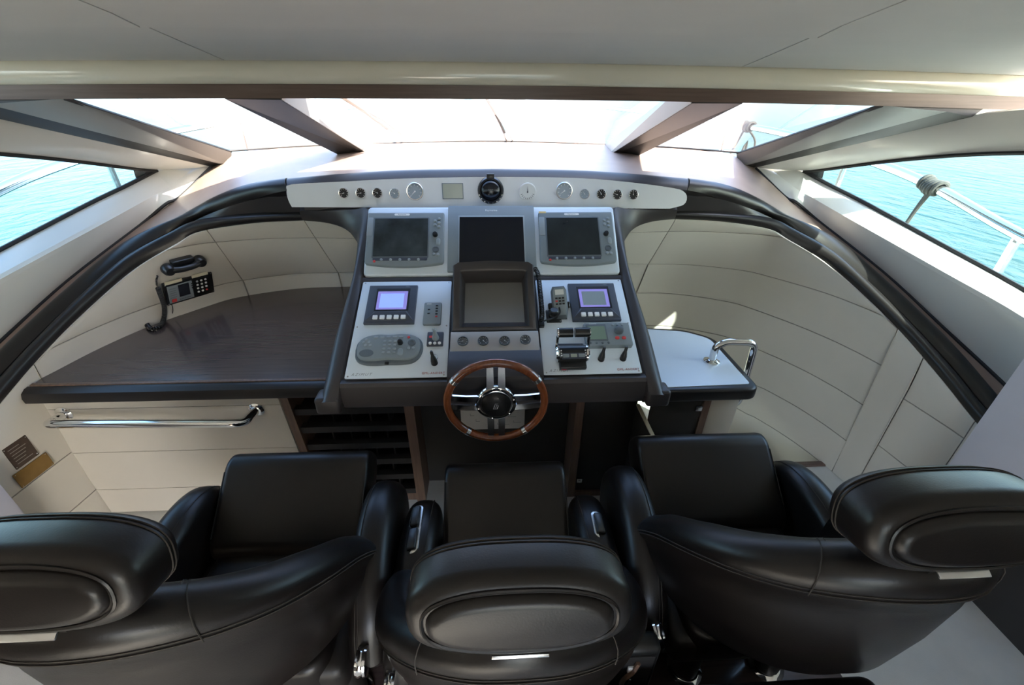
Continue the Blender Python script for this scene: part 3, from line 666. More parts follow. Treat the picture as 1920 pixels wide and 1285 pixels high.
# ================================================================== plotters and monitors
def plotter(cx, label, sticker, scr):
    t = thing('chartplotter', label, 'chartplotter', UP @ T(cx, 0, .022), 'chartplotters in the upper panel')
    out = [(-.164+.328*k/14, .036+.015*(2*k/14-1)**2) for k in range(15)]+[(.170, .058), (.172, .070), (.170, .298)]
    out += [(.164+.006*math.cos(PI/2*k/3), .300+.006*math.sin(PI/2*k/3)) for k in range(4)]+[(-.164-.006*math.sin(PI/2*k/3), .300+.006*math.cos(PI/2*k/3)) for k in range(4)]
    out += [(-.170, .298), (-.172, .070), (-.170, .058)]
    c = obj('case', MB().pad(out, 0, .016, .006, 3), grey_plastic, t)
    obj('bezel', MB().pad(rr(.246, .200, .004, -.018, .178), .0155, .018, .001, 2), grey_dark, t)
    obj('screen', MB().pad(rr(.236, .188, .002, -.018, .179), .0175, .0185, .0005, 1), scr, t)
    k = obj('key_band', MB().pad(rr(.236, .018, .006, -.018, .0735), .0155, .0175, .001, 2), navy_plastic, t)
    for q in range(5): obj('soft_key', MB().lathe([(.0065, 0), (.006, .004), (.003, .006)], 12, (-.098+.040*q, .069, .016)), grey_button, t)
    obj('card_door', MB().pad(rr(.026, .094, .006, -.157, .232), .015, .0172, .001, 2), grey_button, t)
    for (x, y) in ((.148, .270), (.130, .260), (.148, .250), (.130, .240), (.148, .230), (.128, .094), (.146, .092)):
        obj('button', MB().lathe([(.007, 0), (.0065, .004), (.004, .006)], 14, (x, y, .0155)), grey_button, t)
    kb = obj('knob', MB().lathe([(.012, 0), (.011, .012), (.009, .015), (.001, .016)], 20, (.132, .190, .0155)), black_plastic, t)
    obj('rocker', MB().pad(rr(.018, .034, .009, .146, .155), .0155, .020, .003, 3), grey_button, t)
    obj('ring_key', MB().lathe([(.015, 0), (.015, .003), (.011, .004), (.010, .002), (.001, .002)], 22, (.136, .118, .0155)), grey_dark, t)
    obj('power_key', MB().lathe([(.006, 0), (.0055, .003), (.002, .004)], 14, (-.128, .062, .0155)), red_button, t, label='red power key')
    b = obj('badge', MB().pad(rr(.068, .011, .005, -.018, .2935), .0155, .0165, .0005, 1), white_mark, t)
    text('Raymarine', .0085, grey_ink, b, T(-.018, .2935, .0167))
    if sticker: obj('sticker', MB().box(-.168, -.135, .299, .308, .0155, .0168), yellow_sticker, t, label='small yellow sticker')
plotter(-.388, 'grey chartplotter with smeared dark screen left of the large monitor', False, screen_dusty)
plotter(.380, 'grey chartplotter with a yellow corner sticker right of the large monitor', True, screen_dusty_faint)
t = thing('monitor', 'large grey framed black monitor in the middle of the upper panel', 'monitor', UP @ T(-.005, 0, .022))
obj('frame', MB().pad(rr(.392, .330, .004, 0, .178), 0, .010, .002, 2), grey_plastic, t)
obj('inner_edge', MB().pad(rr(.300, .250, .003, 0, .166), .0095, .012, .001, 2), grey_button, t)
obj('screen', MB().pad(rr(.288, .238, .002, 0, .164), .0115, .0128, .0005, 1), screen_black, t)
text('Raymarine', .013, white_mark, t, T(0, .318, .0102))

# engine displays
def engine_display(cx, label, scr, inner):
    t = thing('engine_display', label, 'display', LOW @ T(cx, .345, .005), 'engine displays on the lower panel')
    obj('case', MB().pad(rr(.202, .200, .003), 0, .012, .003, 2), navy_plastic, t)
    obj('recess', MB().pad(rr(.140, .118, .002, .003, .022), .0115, .0130, .0005, 1), black_plastic, t)
    s = obj('screen', MB().pad(rr(.124, .096, .002, .002, .017), .0128, .0140, .0005, 1), scr, t)
    obj('screen_field', MB().box(-.048, .050, -.022, .052, .0138, .0144), inner, s)
    obj('lower_moulding', MB().add([(-.098, -.088, .012), (.098, -.088, .012), (.066, -.038, .0125), (-.062, -.038, .0125), (-.090, -.082, .016), (.090, -.082, .016), (.062, -.042, .0155), (-.058, -.042, .0155)], [(4, 5, 6, 7), (0, 1, 5, 4), (1, 2, 6, 5), (2, 3, 7, 6), (3, 0, 4, 7)]), navy_plastic, t)
    for q in range(5): obj('button', MB().rbox(-.065+.028*q, -.045+.028*q, -.084, -.064, .014, .022, .003), white_mark, t)
    text('MTU', .008, grey_ink, t, T(.06, .090, .0122))
engine_display(-.425, 'engine display with lit blue screen on the left lower panel', screen_violet, screen_blue)
engine_display(.422, 'engine display with pale unlit screen on the right lower panel', screen_violet, screen_pale)

# small alarm panel, joystick, levers
t = thing('alarm_panel', 'small grey switch panel with two columns of lamps, left of the hood', 'switch panel', LOW @ T(-.253, .294, .005))
obj('case', MB().pad(rr(.072, .112, .007), 0, .012, .003, 3), grey_plastic, t)
for q in range(5): obj('lamp', MB().rbox(.012, .022, .034-.014*q, .040-.014*q, .012, .0145, .001), red_button if q == 4 else black_plastic, t)
for q in range(2): obj('lamp', MB().rbox(-.020, -.010, .014-.020*q, .020-.020*q, .012, .0145, .001), black_plastic, t)
obj('name_strip', MB().box(-.025, -.006, .045, .048, .012, .0125), white_mark, t)
t = thing('thruster_joystick', 'small grey thruster joystick on a square navy plate', 'joystick', LOW @ T(-.235, .170, .005))
obj('plate', MB().pad(rr(.064, .066, .004), 0, .008, .002, 2), navy_plastic, t)
obj('stick', MB().lathe([(.014, 0), (.013, .008), (.008, .03), (.007, .046), (.008, .055), (.004, .060)], 16, (.002, .002, .007), (0, .10, 1)), grey_button, t)
for q in range(3): obj('button', MB().lathe([(.0065, 0), (.006, .003), (.002, .004)], 12, (-.018+.018*q, -.022, .008)), white_mark, t)
obj('red_mark', MB().box(-.024, -.012, .004, .014, .0078, .0084), red_button, t)
def toggle(x, y, label, lean):
    t = thing('toggle_lever', label, 'lever', LOW @ T(x, y, .005), 'black toggle levers on the lower panels')
    obj('base', MB().lathe([(.013, 0), (.013, .003), (.011, .004)], 18), black_matte, t)
    obj('lever', MB().lathe([(.012, 0), (.0125, .010), (.0095, .024), (.006, .036), (.0062, .050), (.004, .056)], 16, (0, 0, .003), (lean, .42, 1)), black_plastic, t)
toggle(-.232, .062, 'black rubber toggle lever low on the left lower panel', -.15)
toggle(.412, .066, 'black toggle lever between the throttle and the outer toggle lever', .12)
toggle(.498, .066, 'outer black toggle lever by the right edge of the right lower panel', .12)
obj('key_ring', MB().tube([(.012*math.cos(2*PI*k/16), .024+.012*math.sin(2*PI*k/16), .006) for k in range(16)], .0012, 6, loop=True), chrome, bpy.data.objects['toggle_lever'])

# autopilot keypad (bean-shaped)
t = thing('navigation_keypad', 'kidney shaped grey navigation keypad with knobs and number keys', 'keypad', LOW @ T(-.410, .122, .005))
bean = [(-.128, .0), (-.122, .035), (-.095, .058), (-.05, .068), (0, .066), (.05, .070), (.095, .062), (.122, .040), (.130, .004), (.120, -.036), (.092, -.060), (.045, -.066), (0, -.066), (-.05, -.068), (-.098, -.060), (-.122, -.038)]
bean = [tuple(p[:2]) for p in smooth_idx([V(x, y, 0) for x, y in bean+bean[:1]], 4)][:-1][::-1]
obj('base', MB().pad(bean, 0, .010, .006, 3), grey_dark, t)
b2 = [(x*.93, y*.88+.006+(.004*math.cos(x*24) if y < 0 else 0)) for x, y in bean]
obj('top', MB().pad(b2, .009, .020, .006, 3), grey_plastic, t)
for q in range(12): obj('number_key', MB().pad(rr(.012, .009, .004, -.016+.020*(q % 3), .030-.017*(q//3)), .0195, .0235, .002, 2), grey_button, t)
for q in range(5): obj('function_key', MB().pad(rr(.017, .009, .004, -.052+.024*q, .050), .0195, .0225, .002, 2), grey_button, t)
obj('red_key', MB().lathe([(.006, 0), (.005, .003), (.001, .004)], 12, (.074, .048, .0195)), red_button, t)
for x, y in ((-.088, .040), (-.096, .027), (-.076, .028), (-.088, .014), (-.070, .014), (.078, -.002), (.096, -.002)): obj('round_key', MB().lathe([(.006, 0), (.0055, .003), (.002, .004)], 12, (x, y, .0195)), grey_button, t)
obj('speaker_patch', MB().pad(superell(.027, .017, 2, 28), 0, .0015, .0005, 1).xf(T(-.080, -.022, .0195)), grey_dark, t)
obj('trackball_knob', MB().lathe([(.011, 0), (.010, .014), (.007, .019), (.001, .021)], 18, (.044, .022, .0195)), black_plastic, t)
obj('rocker', MB().pad(rr(.020, .034, .010, .048, -.020), .0195, .024, .003, 3), grey_button, t)
obj('dial_key', MB().lathe([(.015, 0), (.015, .003), (.011, .004), (.010, .002), (.001, .002)], 22, (.088, .022, .0195)), grey_dark, t)
obj('light_port', MB().rbox(-.008, .008, -.069, -.056, .006, .013, .002), black_plastic, t)

# autopilot head
t = thing('autopilot_head', 'grey autopilot control with green display and rotary knob', 'control head', LOW @ T(.452, .171, .005))
obj('case', MB().pad(rr(.188, .112, .010), 0, .020, .005, 3), grey_plastic, t)
s = obj('display_frame', MB().pad(rr(.082, .080, .003, -.044, .008), .0195, .0215, .001, 2), grey_dark, t)
obj('display', MB().pad(rr(.070, .064, .002, -.044, .006), .0212, .0222, .0004, 1), lcd_green, t)
obj('rotary_knob', MB().lathe([(.018, 0), (.018, .008), (.015, .018), (.010, .021), (.001, .021)], 24, (.046, .014, .0195)), grey_dark, t)
for q in range(3): obj('key', MB().lathe([(.006, 0), (.005, .003), (.001, .004)], 12, (.026+.019*q, .044, .0195)), grey_button, t)
for q in range(4): obj('soft_key', MB().lathe([(.005, 0), (.004, .003), (.001, .0035)], 12, (-.076+.024*q, -.042, .0195)), grey_dark, t)
for q in range(2): obj('red_key', MB().pad(rr(.017, .014, .006, .034+.027*q, -.020), .0195, .0235, .002, 2), red_button, t)
text('Raymarine', .007, white_mark, t, T(-.055, .050, .0202))

# VHF handset, its socket and coiled cable
t = thing('radio_handset', 'grey radio handset with small lit screen, upright beside the hood', 'handset', LOW @ T(.272, .335, .005) @ RX(28) @ RZ(4))
obj('shell', MB().pad([(-.026, -.066), (.024, -.068), (.032, -.02), (.033, .055), (.024, .074), (-.024, .074), (-.032, .055), (-.032, -.02)][::1], .012, .042, .010, 4, True), grey_dark, t)
obj('face', MB().pad([(-.020, -.050), (.020, -.050), (.026, -.01), (.027, .052), (.020, .066), (-.020, .066), (-.026, .052), (-.026, -.01)], .041, .045, .003, 2), grey_plastic, t)
obj('screen', MB().box(-.017, .019, .036, .058, .0445, .0458), dial_white, t)
for q in range(9): obj('key', MB().rbox(-.019+.014*(q % 3), -.009+.014*(q % 3), .018-.012*(q//3), .025-.012*(q//3), .0445, .0475, .001), red_button if q == 3 else black_plastic, t)
obj('cradle', MB().rbox(-.046, .046, -.018, .010, -.012, .022, .006, 3), black_plastic, t)
obj('clip', MB().rbox(-.008, .014, -.085, -.055, -.01, .020, .004), grey_dark, t)
t2 = thing('cable_socket', 'square black socket plate with a round plug under the radio handset', 'socket', LOW @ T(.245, .276, .005))
obj('plate', MB().pad(rr(.062, .064, .004), 0, .004, .001, 2), black_plastic, t2)
for x in (-.025, .025):
    for y in (-.026, .026): obj('screw', MB().lathe([(.003, 0), (.002, .002)], 8, (x, y, .004)), steel, t2)
obj('plug', MB().lathe([(.021, 0), (.021, .010), (.018, .014), (.018, .030), (.015, .034), (.001, .034)], 20, (0, 0, .003), (.0, .25, 1)), black_plastic, t2)
obj('lead', MB().tube(smooth([(.02, .035, .03), (.024, .0, .028), (.0, -.022, .022), (-.03, -.026, .012), (-.058, -.034, .008)], 20), .0035, 8), black_plastic, t2)
t3 = thing('coiled_cable', 'black coiled cable running along the right side of the hood', 'cable', LOW.copy())
cp_ = smooth([(.180, .500, .055), (.192, .47, .045), (.196, .38, .030), (.196, .28, .022), (.188, .235, .018)], 30)
hel = []
for k in range(420):
    q = k/419*29; i = min(28, int(q)); p = cp_[i].lerp(cp_[i+1], q-i); a = 2*PI*k/12
    hel.append(p+V(.008*math.cos(a), 0, .008*math.sin(a)))
obj('coil', MB().tube(hel, .0028, 5), black_plastic, t3)
obj('plug', MB().rbox(.178, .202, .218, .242, .004, .024, .004), black_plastic, t3)

# throttle
t = thing('throttle_control', 'twin lever engine throttle with chrome end caps', 'throttle', LOW @ T(.296, .075, .005))
obj('base', MB().rbox(-.052, .052, -.058, .055, 0, .022, .006, 3), black_plastic, t)
obj('drum', MB().loft([[V(x, .005+.034*math.cos(a), .020+.034*math.sin(a)) for a in [PI*k/12 for k in range(13)]] for x in (-.052, .052)]), black_plastic, t)
for sg in (-1, 1):
    obj('chrome_cap', MB().lathe([(.034, 0), (.036, .006), (.030, .012), (.018, .014), (.001, .014)], 28, (sg*.052, .005, .022), (sg, 0, 0)), chrome, t)
    lv = obj('lever_arm', MB().tube(bend([(sg*.060, .010, .03), (sg*.060, .038, .085), (sg*.056, .045, .102)], .01), .006, 8), chrome, t)
    x0, x1 = sorted((sg*.004, sg*.058))
    obj('grip', MB().loft([[V(x, .048+.019*math.cos(2*PI*k/16), .104+.017*math.sin(2*PI*k/16)) for k in range(16)] for x in (x0, x1)]), black_plastic, lv)
    obj('grip_cap', MB().lathe([(.019, 0), (.018, .004), (.008, .006)], 16, (sg*.058, .048, .104), (sg, 0, 0)), chrome, lv)
kp = obj('key_panel', MB().box(-.044, .044, -.012, .012, .050, .056).xf(T(0, -.012, -.002) @ RX(12)), navy_plastic, t)
for x in (-.030, .0, .030): obj('key', MB().rbox(x-.012, x+.012, -.006, .008, .053, .0585, .002).xf(T(0, -.012, -.002) @ RX(12)), grey_plastic if x else lcd_khaki, t)
for x in (-.048, .048):
    for z in (.012, .0, -.010): obj('lamp', MB().lathe([(.003, 0), (.002, .002)], 8, (x*.96, z-.012, .053)), white_mark, t)
obj('red_mark', MB().box(-.044, -.026, -.0592, -.058, .006, .014), red_ink, t)

# ================================================================== gauges
def gauge(Fm, x, y, r, dial, label, group, needle=210, bez=None, flat=False, ticks=9):
    t = thing('gauge', label, 'gauge', Fm @ T(x, y, 0), group)
    bez = bez or steel
    if flat:
        out = [(r*math.cos(a), max(-.82*r, r*math.sin(a))) for a in [2*PI*k/40 for k in range(40)]]
        obj('bezel', MB().pad(out, 0, .007, .003, 2), bez, t)
        obj('dial', MB().pad([(p[0]*.9, p[1]*.9) for p in out], .0065, .0075, .0003, 1), dial, t)
    else:
        obj('bezel', MB().lathe([(r, 0), (r, .005), (r*.94, .008), (r*.86, .0075), (r*.85, .004)], 32), bez, t)
        obj('dial', MB().lathe([(r*.87, .002), (r*.87, .0045), (.0005, .0045)], 32), dial, t)
    tm = MB(); h = .0078 if flat else .0047
    for k in range(ticks):
        a = math.radians(225-270*k/(ticks-1)) if not flat else math.radians(200+140*k/(ticks-1))
        c, s_ = math.cos(a), math.sin(a); q = r*.016+.0004; r0, r1 = r*.62, r*.80
        tm.add([(r0*c-q*s_, r0*s_+q*c, h), (r1*c-q*s_, r1*s_+q*c, h), (r1*c+q*s_, r1*s_-q*c, h), (r0*c+q*s_, r0*s_-q*c, h)], [(0, 1, 2, 3)])
    obj('scale_marks', tm, ink if dial in (dial_white,) else white_mark, t)
    a = math.radians(needle); c, s_ = math.cos(a), math.sin(a); q = r*.05; l = r*.66
    obj('needle', MB().add([(-q*s_, q*c, h+.001), (l*c, l*s_, h+.001), (q*s_, -q*c, h+.001), (-l*.2*c, -l*.2*s_, h+.001)], [(0, 3, 2, 1)]).lathe([(r*.09, h), (r*.07, h+.002), (.0002, h+.002)], 10), ink if dial in (dial_white,) else white_mark, t)
gs = 'gauges in the pale dash strip'
for (px, py, r, dl, lb, nd) in (
    (645, 362, .0245, dial_black, 'outermost small dark gauge at the left end of the dash strip', 200), (677, 362, .0245, dial_black, 'second small dark gauge from the left end of the dash strip', 190),
    (708, 362, .0245, dial_black, 'third small dark gauge from the left end of the dash strip', 150), (740, 363, .0245, dial_pale, 'small pale gauge beside the large left gauge', 140),
    (778, 359, .041, dial_pale, 'large pale rev counter left of the khaki display', 225), (1058, 358, .041, dial_pale, 'large pale rev counter right of the rudder indicator', 215),
    (1096, 364, .0245, dial_pale, 'small pale gauge beside the large right gauge', 130), (1127, 364, .0245, dial_black, 'third small dark gauge from the right end of the dash strip', 120),
    (1157, 365, .0245, dial_black, 'second small dark gauge from the right end of the dash strip', 160), (1187, 365, .0245, dial_black, 'outermost small dark gauge at the right end of the dash strip', 100)):
    x, y = onf(STR, px, py, .006); gauge(STR @ T(0, 0, .006), x, y, r, dl, lb, gs, nd)
x, y = onf(STR, 989, 360, .006); gauge(STR @ T(0, 0, .006), x, y, .042, dial_white, 'white flat-bottomed rudder angle indicator right of the compass', gs, 90, strip_white, True)
for (px, py, lb, nd) in ((868, 641, 'first gauge from the left on the grey strip above the wheel', 200), (906, 640, 'second gauge from the left on the grey strip above the wheel', 310), (946, 640, 'third gauge from the left on the grey strip above the wheel', 320), (985, 638, 'fourth gauge from the left on the grey strip above the wheel', 170)):
    x, y = onf(LOW, px, py, .020); gauge(LOW @ T(0, 0, .020), x, y, .0215, dial_grey, lb, 'gauges on the grey strip', nd, grey_dark)
x, y = onf(STR, 849, 358.5, .006)
t = thing('display', 'rectangular khaki display left of the compass', 'display', STR @ T(x, y, .006))
obj('bezel', MB().pad(rr(.100, .073, .002), 0, .004, .001, 2), grey_plastic, t)
obj('screen', MB().box(-.046, .046, -.032, .032, .0035, .0046), lcd_khaki, t)
x, y = onf(STR, 920, 357, .006)
t = thing('compass', 'black dome compass in the middle of the dash strip', 'compass', STR @ T(x, y, .006))
obj('housing', MB().lathe([(.062, 0), (.062, .014), (.056, .024), (.049, .026), (.046, .020)], 40), black_plastic, t)
obj('dome', MB().lathe([(.047*math.cos(PI/2*k/8), .018+.024*math.sin(PI/2*k/8)) for k in range(9)], 32), screen_black, t)
obj('bracket', MB().rbox(-.018, .018, .052, .074, 0, .022, .003), black_plastic, t)
cdm = obj('card', MB().loft([[V(.043*math.sin(a), -.006+.004*math.cos(a), .018+.028*math.cos(a)), V(.043*math.sin(a), .004+.003*math.cos(a), .019+.028*math.cos(a))] for a in [math.radians(-60+120*k/12) for k in range(13)]], False, False), dial_grey, t)
for k in range(7): obj('card_mark', MB().box(-.033+.010*k, -.028+.010*k, -.001, .007, .0425-.012*abs(k-3)**1.5/5.2, .0445-.012*abs(k-3)**1.5/5.2), red_button if k == 3 else white_mark, cdm)
for k in range(8):
    a = math.radians(200+20*k); obj('rim_screw', MB().lathe([(.003, 0), (.002, .002)], 8, (.056*math.cos(a), .056*math.sin(a), .022)), steel, t)

# ================================================================== steering wheel
WM = frame((0, 1.268, .874), (1, 0, 0), (0, -.05, 1))
wh = thing('steering_wheel', 'mahogany rimmed steering wheel with chrome spokes and hub', 'steering wheel', WM)
R_ = .176
ring = [V(R_*math.cos(2*PI*k/72), R_*math.sin(2*PI*k/72), .012) for k in range(72)]
obj('rim', MB().tube(ring, .0155, 14, loop=True), mahogany, wh)
for a in (35, 145, 232, 308):
    A_ = [V(R_*math.cos(math.radians(a+d_)), R_*math.sin(math.radians(a+d_)), .012) for d_ in (-2.6, -1.3, 0, 1.3, 2.6)]
    obj('rim_band', MB().tube(A_, .0164, 14), steel, wh)
def spoke(a, off, l0, l1, w_, z0, z1):
    c, s_ = math.cos(math.radians(a)), math.sin(math.radians(a))
    M_ = Matrix(((c, -s_, 0, 0), (s_, c, 0, 0), (0, 0, 1, 0), (0, 0, 0, 1)))
    mb = MB().loft([[V(l0, off-w_, z0), V(l0, off+w_, z0), V(l0, off+w_, z0+.008), V(l0, off-w_, z0+.008)], [V((l0+l1)/2, off-w_, (z0+z1)/2+.004), V((l0+l1)/2, off+w_, (z0+z1)/2+.004), V((l0+l1)/2, off+w_, (z0+z1)/2+.012), V((l0+l1)/2, off-w_, (z0+z1)/2+.012)], [V(l1, off-w_*.9, z1), V(l1, off+w_*.9, z1), V(l1, off+w_*.9, z1+.008), V(l1, off-w_*.9, z1+.008)]])
    return mb.xf(M_)
for a in (3, 90, 177, 270):
    for off in (-.020, .020): obj('spoke', spoke(a, off, .05, .168, .0125, .012, .010), steel if a in (90, 270) else chrome, wh)
obj('hub', MB().lathe([(.060, -.02), (.074, .004), (.076, .014), (.073, .022), (.064, .026), (.058, .026), (.056, .022)], 40), chrome, wh)
for k in range(6):
    a = 2*PI*k/6+.3; obj('hub_bolt', MB().lathe([(.0045, 0), (.004, .003), (.001, .004)], 8, (.067*math.cos(a), .067*math.sin(a), .024)), chrome, wh)
hc = obj('hub_cap', MB().lathe([(.057, .018), (.054, .026), (.040, .031), (.020, .033), (.0005, .0335)], 40), black_plastic, wh)
em = MB()
for (x0, x1, y0, y1) in ((-.008, -.005, -.013, .013), (.005, .008, -.013, .006), (-.008, .004, .0105, .013), (-.004, .008, -.013, -.0105), (-.001, .0015, -.008, .008), (.000, .008, .004, .0062)): em.box(x0, x1, y0, y1, .0332, .0342)
obj('emblem', em.xf(Matrix(((1, .25, 0, 0), (0, 1, 0, 0), (0, 0, 1, 0), (0, 0, 0, 1)))), steel, hc)
obj('shaft', MB().lathe([(.030, 0), (.036, -.03), (.042, -.05)], 24, (0, 0, 0)), dash_leather, wh)
pp = thing('diagram_sheet', 'white printed diagram sheet fixed to the panel behind the steering wheel', 'paper', frame((0, 1.699, 0), (1, 0, 0), (0, 0, 1)))
q0, q1 = atY(863, 765, 1.699), atY(983, 803, 1.699)
obj('paper', MB().box(q0.x, q1.x, q1.z, q0.z, 0, .001), white_paper, pp)
for k in range(9):
    u = q0.x+.02+(q1.x-q0.x-.05)*((k*37) % 10)/10; v_ = q1.z+.015+(q0.z-q1.z-.03)*((k*53) % 9)/9
    obj('printed_line', MB().box(u, u+.02+.02*(k % 3), v_, v_+.002, .001, .0013), grey_ink, pp)
    obj('printed_line', MB().box(u, u+.002, v_, v_+.014, .001, .0013), grey_ink, pp)
# ================================================================== helm seats
pl = thing('seat_plinth', 'low dark wooden plinth under the three helm seats', 'plinth')
obj('base', MB().rbox(-1.02, 1.22, .34, 1.02, 0, .055, .008), wenge, pl)
def helm_seat(X, Y, Z, label, kind, bx=0, bz=0):
    t = thing('helm_chair', label, 'chair', T(X, Y, Z), 'helm seats in a row')
    mid_ = kind == 'mid'
    hw = .215 if mid_ else .245
    # cushion and pan
    obj('pan', MB().rbox(-.27, .27, -.22, .26, .38, .50, .03, 3), seat_dull, t)
    obj('seat_cushion', MB().pad(rr(.46, .42, .06, 0, -.02), .44, .535, .03, 4), seat_leather, t)
    # raised front bolster
    ey = V(0, .26, .205); O = V(0, .225, .652)
    Fb = frame(O, (1, 0, 0), ey)
    bp_ = rr(.345, .150, .058, 0, -.075, 8); rg = []
    for x_, k_ in ((-hw, .020), (-hw+.003, .009), (-hw+.010, .002), (-hw+.022, 0), (hw-.022, 0), (hw-.010, .002), (hw-.003, .009), (hw, .020)):
        rg.append([Fb @ V(x_, py_*(1-k_/.17), -.075+(pz_+.075)*(1-k_/.075)) for py_, pz_ in bp_])
    fb = obj('front_bolster', MB().loft(rg), seat_leather, t, 50)
    so_ = rr(2*hw-.050, .290, .010, 0, 0)
    obj('piping', MB().tube([Fb @ V(sx*(hw-.006), -.105+.21*k/10, -.004) for k in range(11) for sx in (1,)], .0022, 5), seat_dull, fb)
    obj('piping', MB().tube([Fb @ V(-(hw-.006), -.105+.21*k/10, -.004) for k in range(11)], .0022, 5), seat_dull, fb)
    # side bolsters / arms
    prof = [(-.20, .48), (-.15, .58), (-.06, .655), (.05, .70), (.16, .712), (.26, .69), (.325, .63), (.345, .55), (.32, .46), (.24, .40), (.05, .375), (-.14, .39)]
    if mid_: prof = [(-.22, .47), (-.18, .57), (-.08, .65), (.05, .69), (.17, .695), (.27, .665), (.325, .60), (.33, .52), (.29, .44), (.2, .39), (.03, .375), (-.16, .39)]
    prof = [tuple(p[:2]) for p in smooth_idx([V(y, z, 0) for y, z in prof+prof[:1]], 5)][:-1][::-1]
    for sg in (-1, 1):
        x0 = sg*(hw+.012)
        M_ = Matrix(((0, 0, sg, x0), (1, 0, 0, 0), (0, 1, 0, 0), (0, 0, 0, 1)))
        wd = .112 if not mid_ else .118
        mb = MB().pad(prof, 0, wd, .050, 6, True)
        # lean outwards a little
        mb.v = [(x, y, z) for x, y, z in mb.v]
        mb.xf(M_)
        mb.v = [(x+sg*(.04*max(0, (.25-y))*.6 - .10*max(0, z-.60)), y, z) for x, y, z in mb.v]
        b = obj('arm_bolster' if mid_ else 'side_bolster', mb, seat_leather, t)
        top = [p for p in prof if p[1] > .50 and -.19 < p[0] < .33]
        top.sort()
        for off in (.030, .038):
            P_ = [V(x0+sg*off+sg*(.04*max(0, .25-y)*.6-.10*max(0, z-.60)), y, z-.0035) for y, z in top]
            obj('stitching', MB().tube(P_, .0016, 4), thread, b)
        if mid_:
            ys = ((.185, .105) if sg < 0 else (.135,)); yc = sum(ys)/len(ys)
            SM = T(x0+sg*.066, yc, .690) @ RY(sg*16) @ RX(2)
            pt = obj('switch_frame', MB().pad(rr(.042, .098 if len(ys) == 1 else .172, .019), -.01, .005, .002, 2).xf(SM), steel, b)
            for y in ys: obj('rocker_switch', MB().rbox(-.015, .015, -.036, .036, 0, .017, .006, 3).xf(SM @ T(0, y-yc, 0)), black_plastic, b)
    # backrest: wrapped shell, swept along the plan curve
    half = [(0, -.350, 1.075), (.09, -.338, 1.06), (.18, -.295, 1.015), (.255, -.225, .955), (.293, -.13, .885), (.300, -.03, .80), (.296, .03, .73)]
    if mid_: half = [(0, -.350, 1.07), (.09, -.338, 1.045), (.18, -.295, .985), (.255, -.225, .905), (.290, -.13, .82), (.296, -.04, .745), (.290, .01, .69)]
    pth = [V(-x, y, z) for x, y, z in half[:0:-1]]+[V(*p) for p in half]
    pth = [p+V(bx*max(0, min(1, (p.z-.70)/.25)), 0, bz*max(0, min(1, (p.z-.75)/.2))) for p in pth]
    pth = smooth_idx(pth, 5); m = len(pth); rings = []
    for i, p in enumerate(pth):
        tg = pth[min(i+1, m-1)]-pth[max(i-1, 0)]; tg.z = 0; tg.normalize(); nn = V(-tg.y, tg.x, 0)      # towards the sitter
        if nn.dot(V(0, .15, 0)-V(p.x, p.y, 0)) < 0: nn = -nn
        e = abs(i/(m-1)*2-1); zt = p.z; zb = (.74-.16*e) if mid_ else (.60-.05*e); w_ = .060-.012*e
        lean = .10*(1-e*.7)
        def at(o_, z): return V(p.x, p.y, 0)+nn*(o_+lean*(zt-z)*.9)+V(0, 0, z)
        ring_ = []
        for a in range(9):
            an = PI*a/8; ring_.append(at(w_*math.cos(an), zt-w_+w_*math.sin(an)))
        h_ = zt-w_-zb
        ring_ += [at(-w_*1.02, zt-w_-.03), at(-w_*.84, zt-w_-.055), at(-w_*.92, zt-w_-.10), at(-w_*.95, zb+h_*.45), at(-w_*.80, zb+.03), at(-w_*.5, zb), at(w_*.5, zb), at(w_*.9, zb+.05), at(w_*.95, zb+h_*.5)]
        rings.append(ring_)
    bkr = obj('backrest', MB().loft(rings), seat_leather, t, 60)
    for off in (10, 11):
        obj('stitching', MB().tube([r[9]+V(0, 0, .012*(off-10)+.012)+(r[9]-r[0])*.015 for r in rings], .0016, 4), thread, bkr)
    for sx in (-.17, .17):
        i = min(range(m), key=lambda q: abs(pth[q].x-bx-sx)); r = rings[i]
        for dx in (-.006, .006): obj('cross_seam', MB().tube([p+V(dx, 0, .0005) for p in r[1:10]], .0014, 4), thread, bkr)
    # headrest
    HM = frame((bx, -.378, 1.160+bz), (1, 0, 0), (0, .26, 1))           # local: x, up, normal pointing aft
    ol = superell(.187, .082, 2.7, 56)
    hr = obj('headrest', MB().pad(ol, -.105, .012, .028, 6, True).xf(HM), seat_leather, t, 60)
    il = superell(.152, .056, 2.5, 48)
    obj('back_pad', MB().pad(il, .004, .026, .020, 5).xf(HM), seat_leather, hr, 60)
    obj('piping', MB().tube([HM @ V(x, y, .012) for x, y in superell(.158, .061, 2.5, 48)], .0035, 6, loop=True), seat_leather, hr)
    for s_, z_ in ((1.003, -.070), (1.003, -.078)):
        obj('stitching', MB().tube([HM @ V(x*s_, y*s_+.0004, z_) for x, y in superell(.187, .082, 2.7, 56)], .0015, 4, loop=True), thread, hr)
    obj('metal_plate', (MB().rbox(-.048, .048, -.003, .003, 0, .004, .001) if mid_ else MB().rbox(-.048, .048, -.007, .007, 0, .005, .002)).xf(T(bx, -.402, 1.084+bz) @ RX(62 if mid_ else 35)), steel, t, label='small bright metal plate below the headrest')
    obj('headrest_post', MB().box(bx-.035, bx+.035, -.385, -.345, 1.0, 1.09+bz), seat_dull, t)
    # hinges, pedestal
    for sg in (-1, 1):
        hg = obj('hinge', MB().lathe([(.036, 0), (.038, .006), (.034, .012), (.034, .016), (.038, .020), (.036, .026), (.001, .027)], 24, (sg*.31, -.20, .52), (sg, 0, 0)), chrome, t)
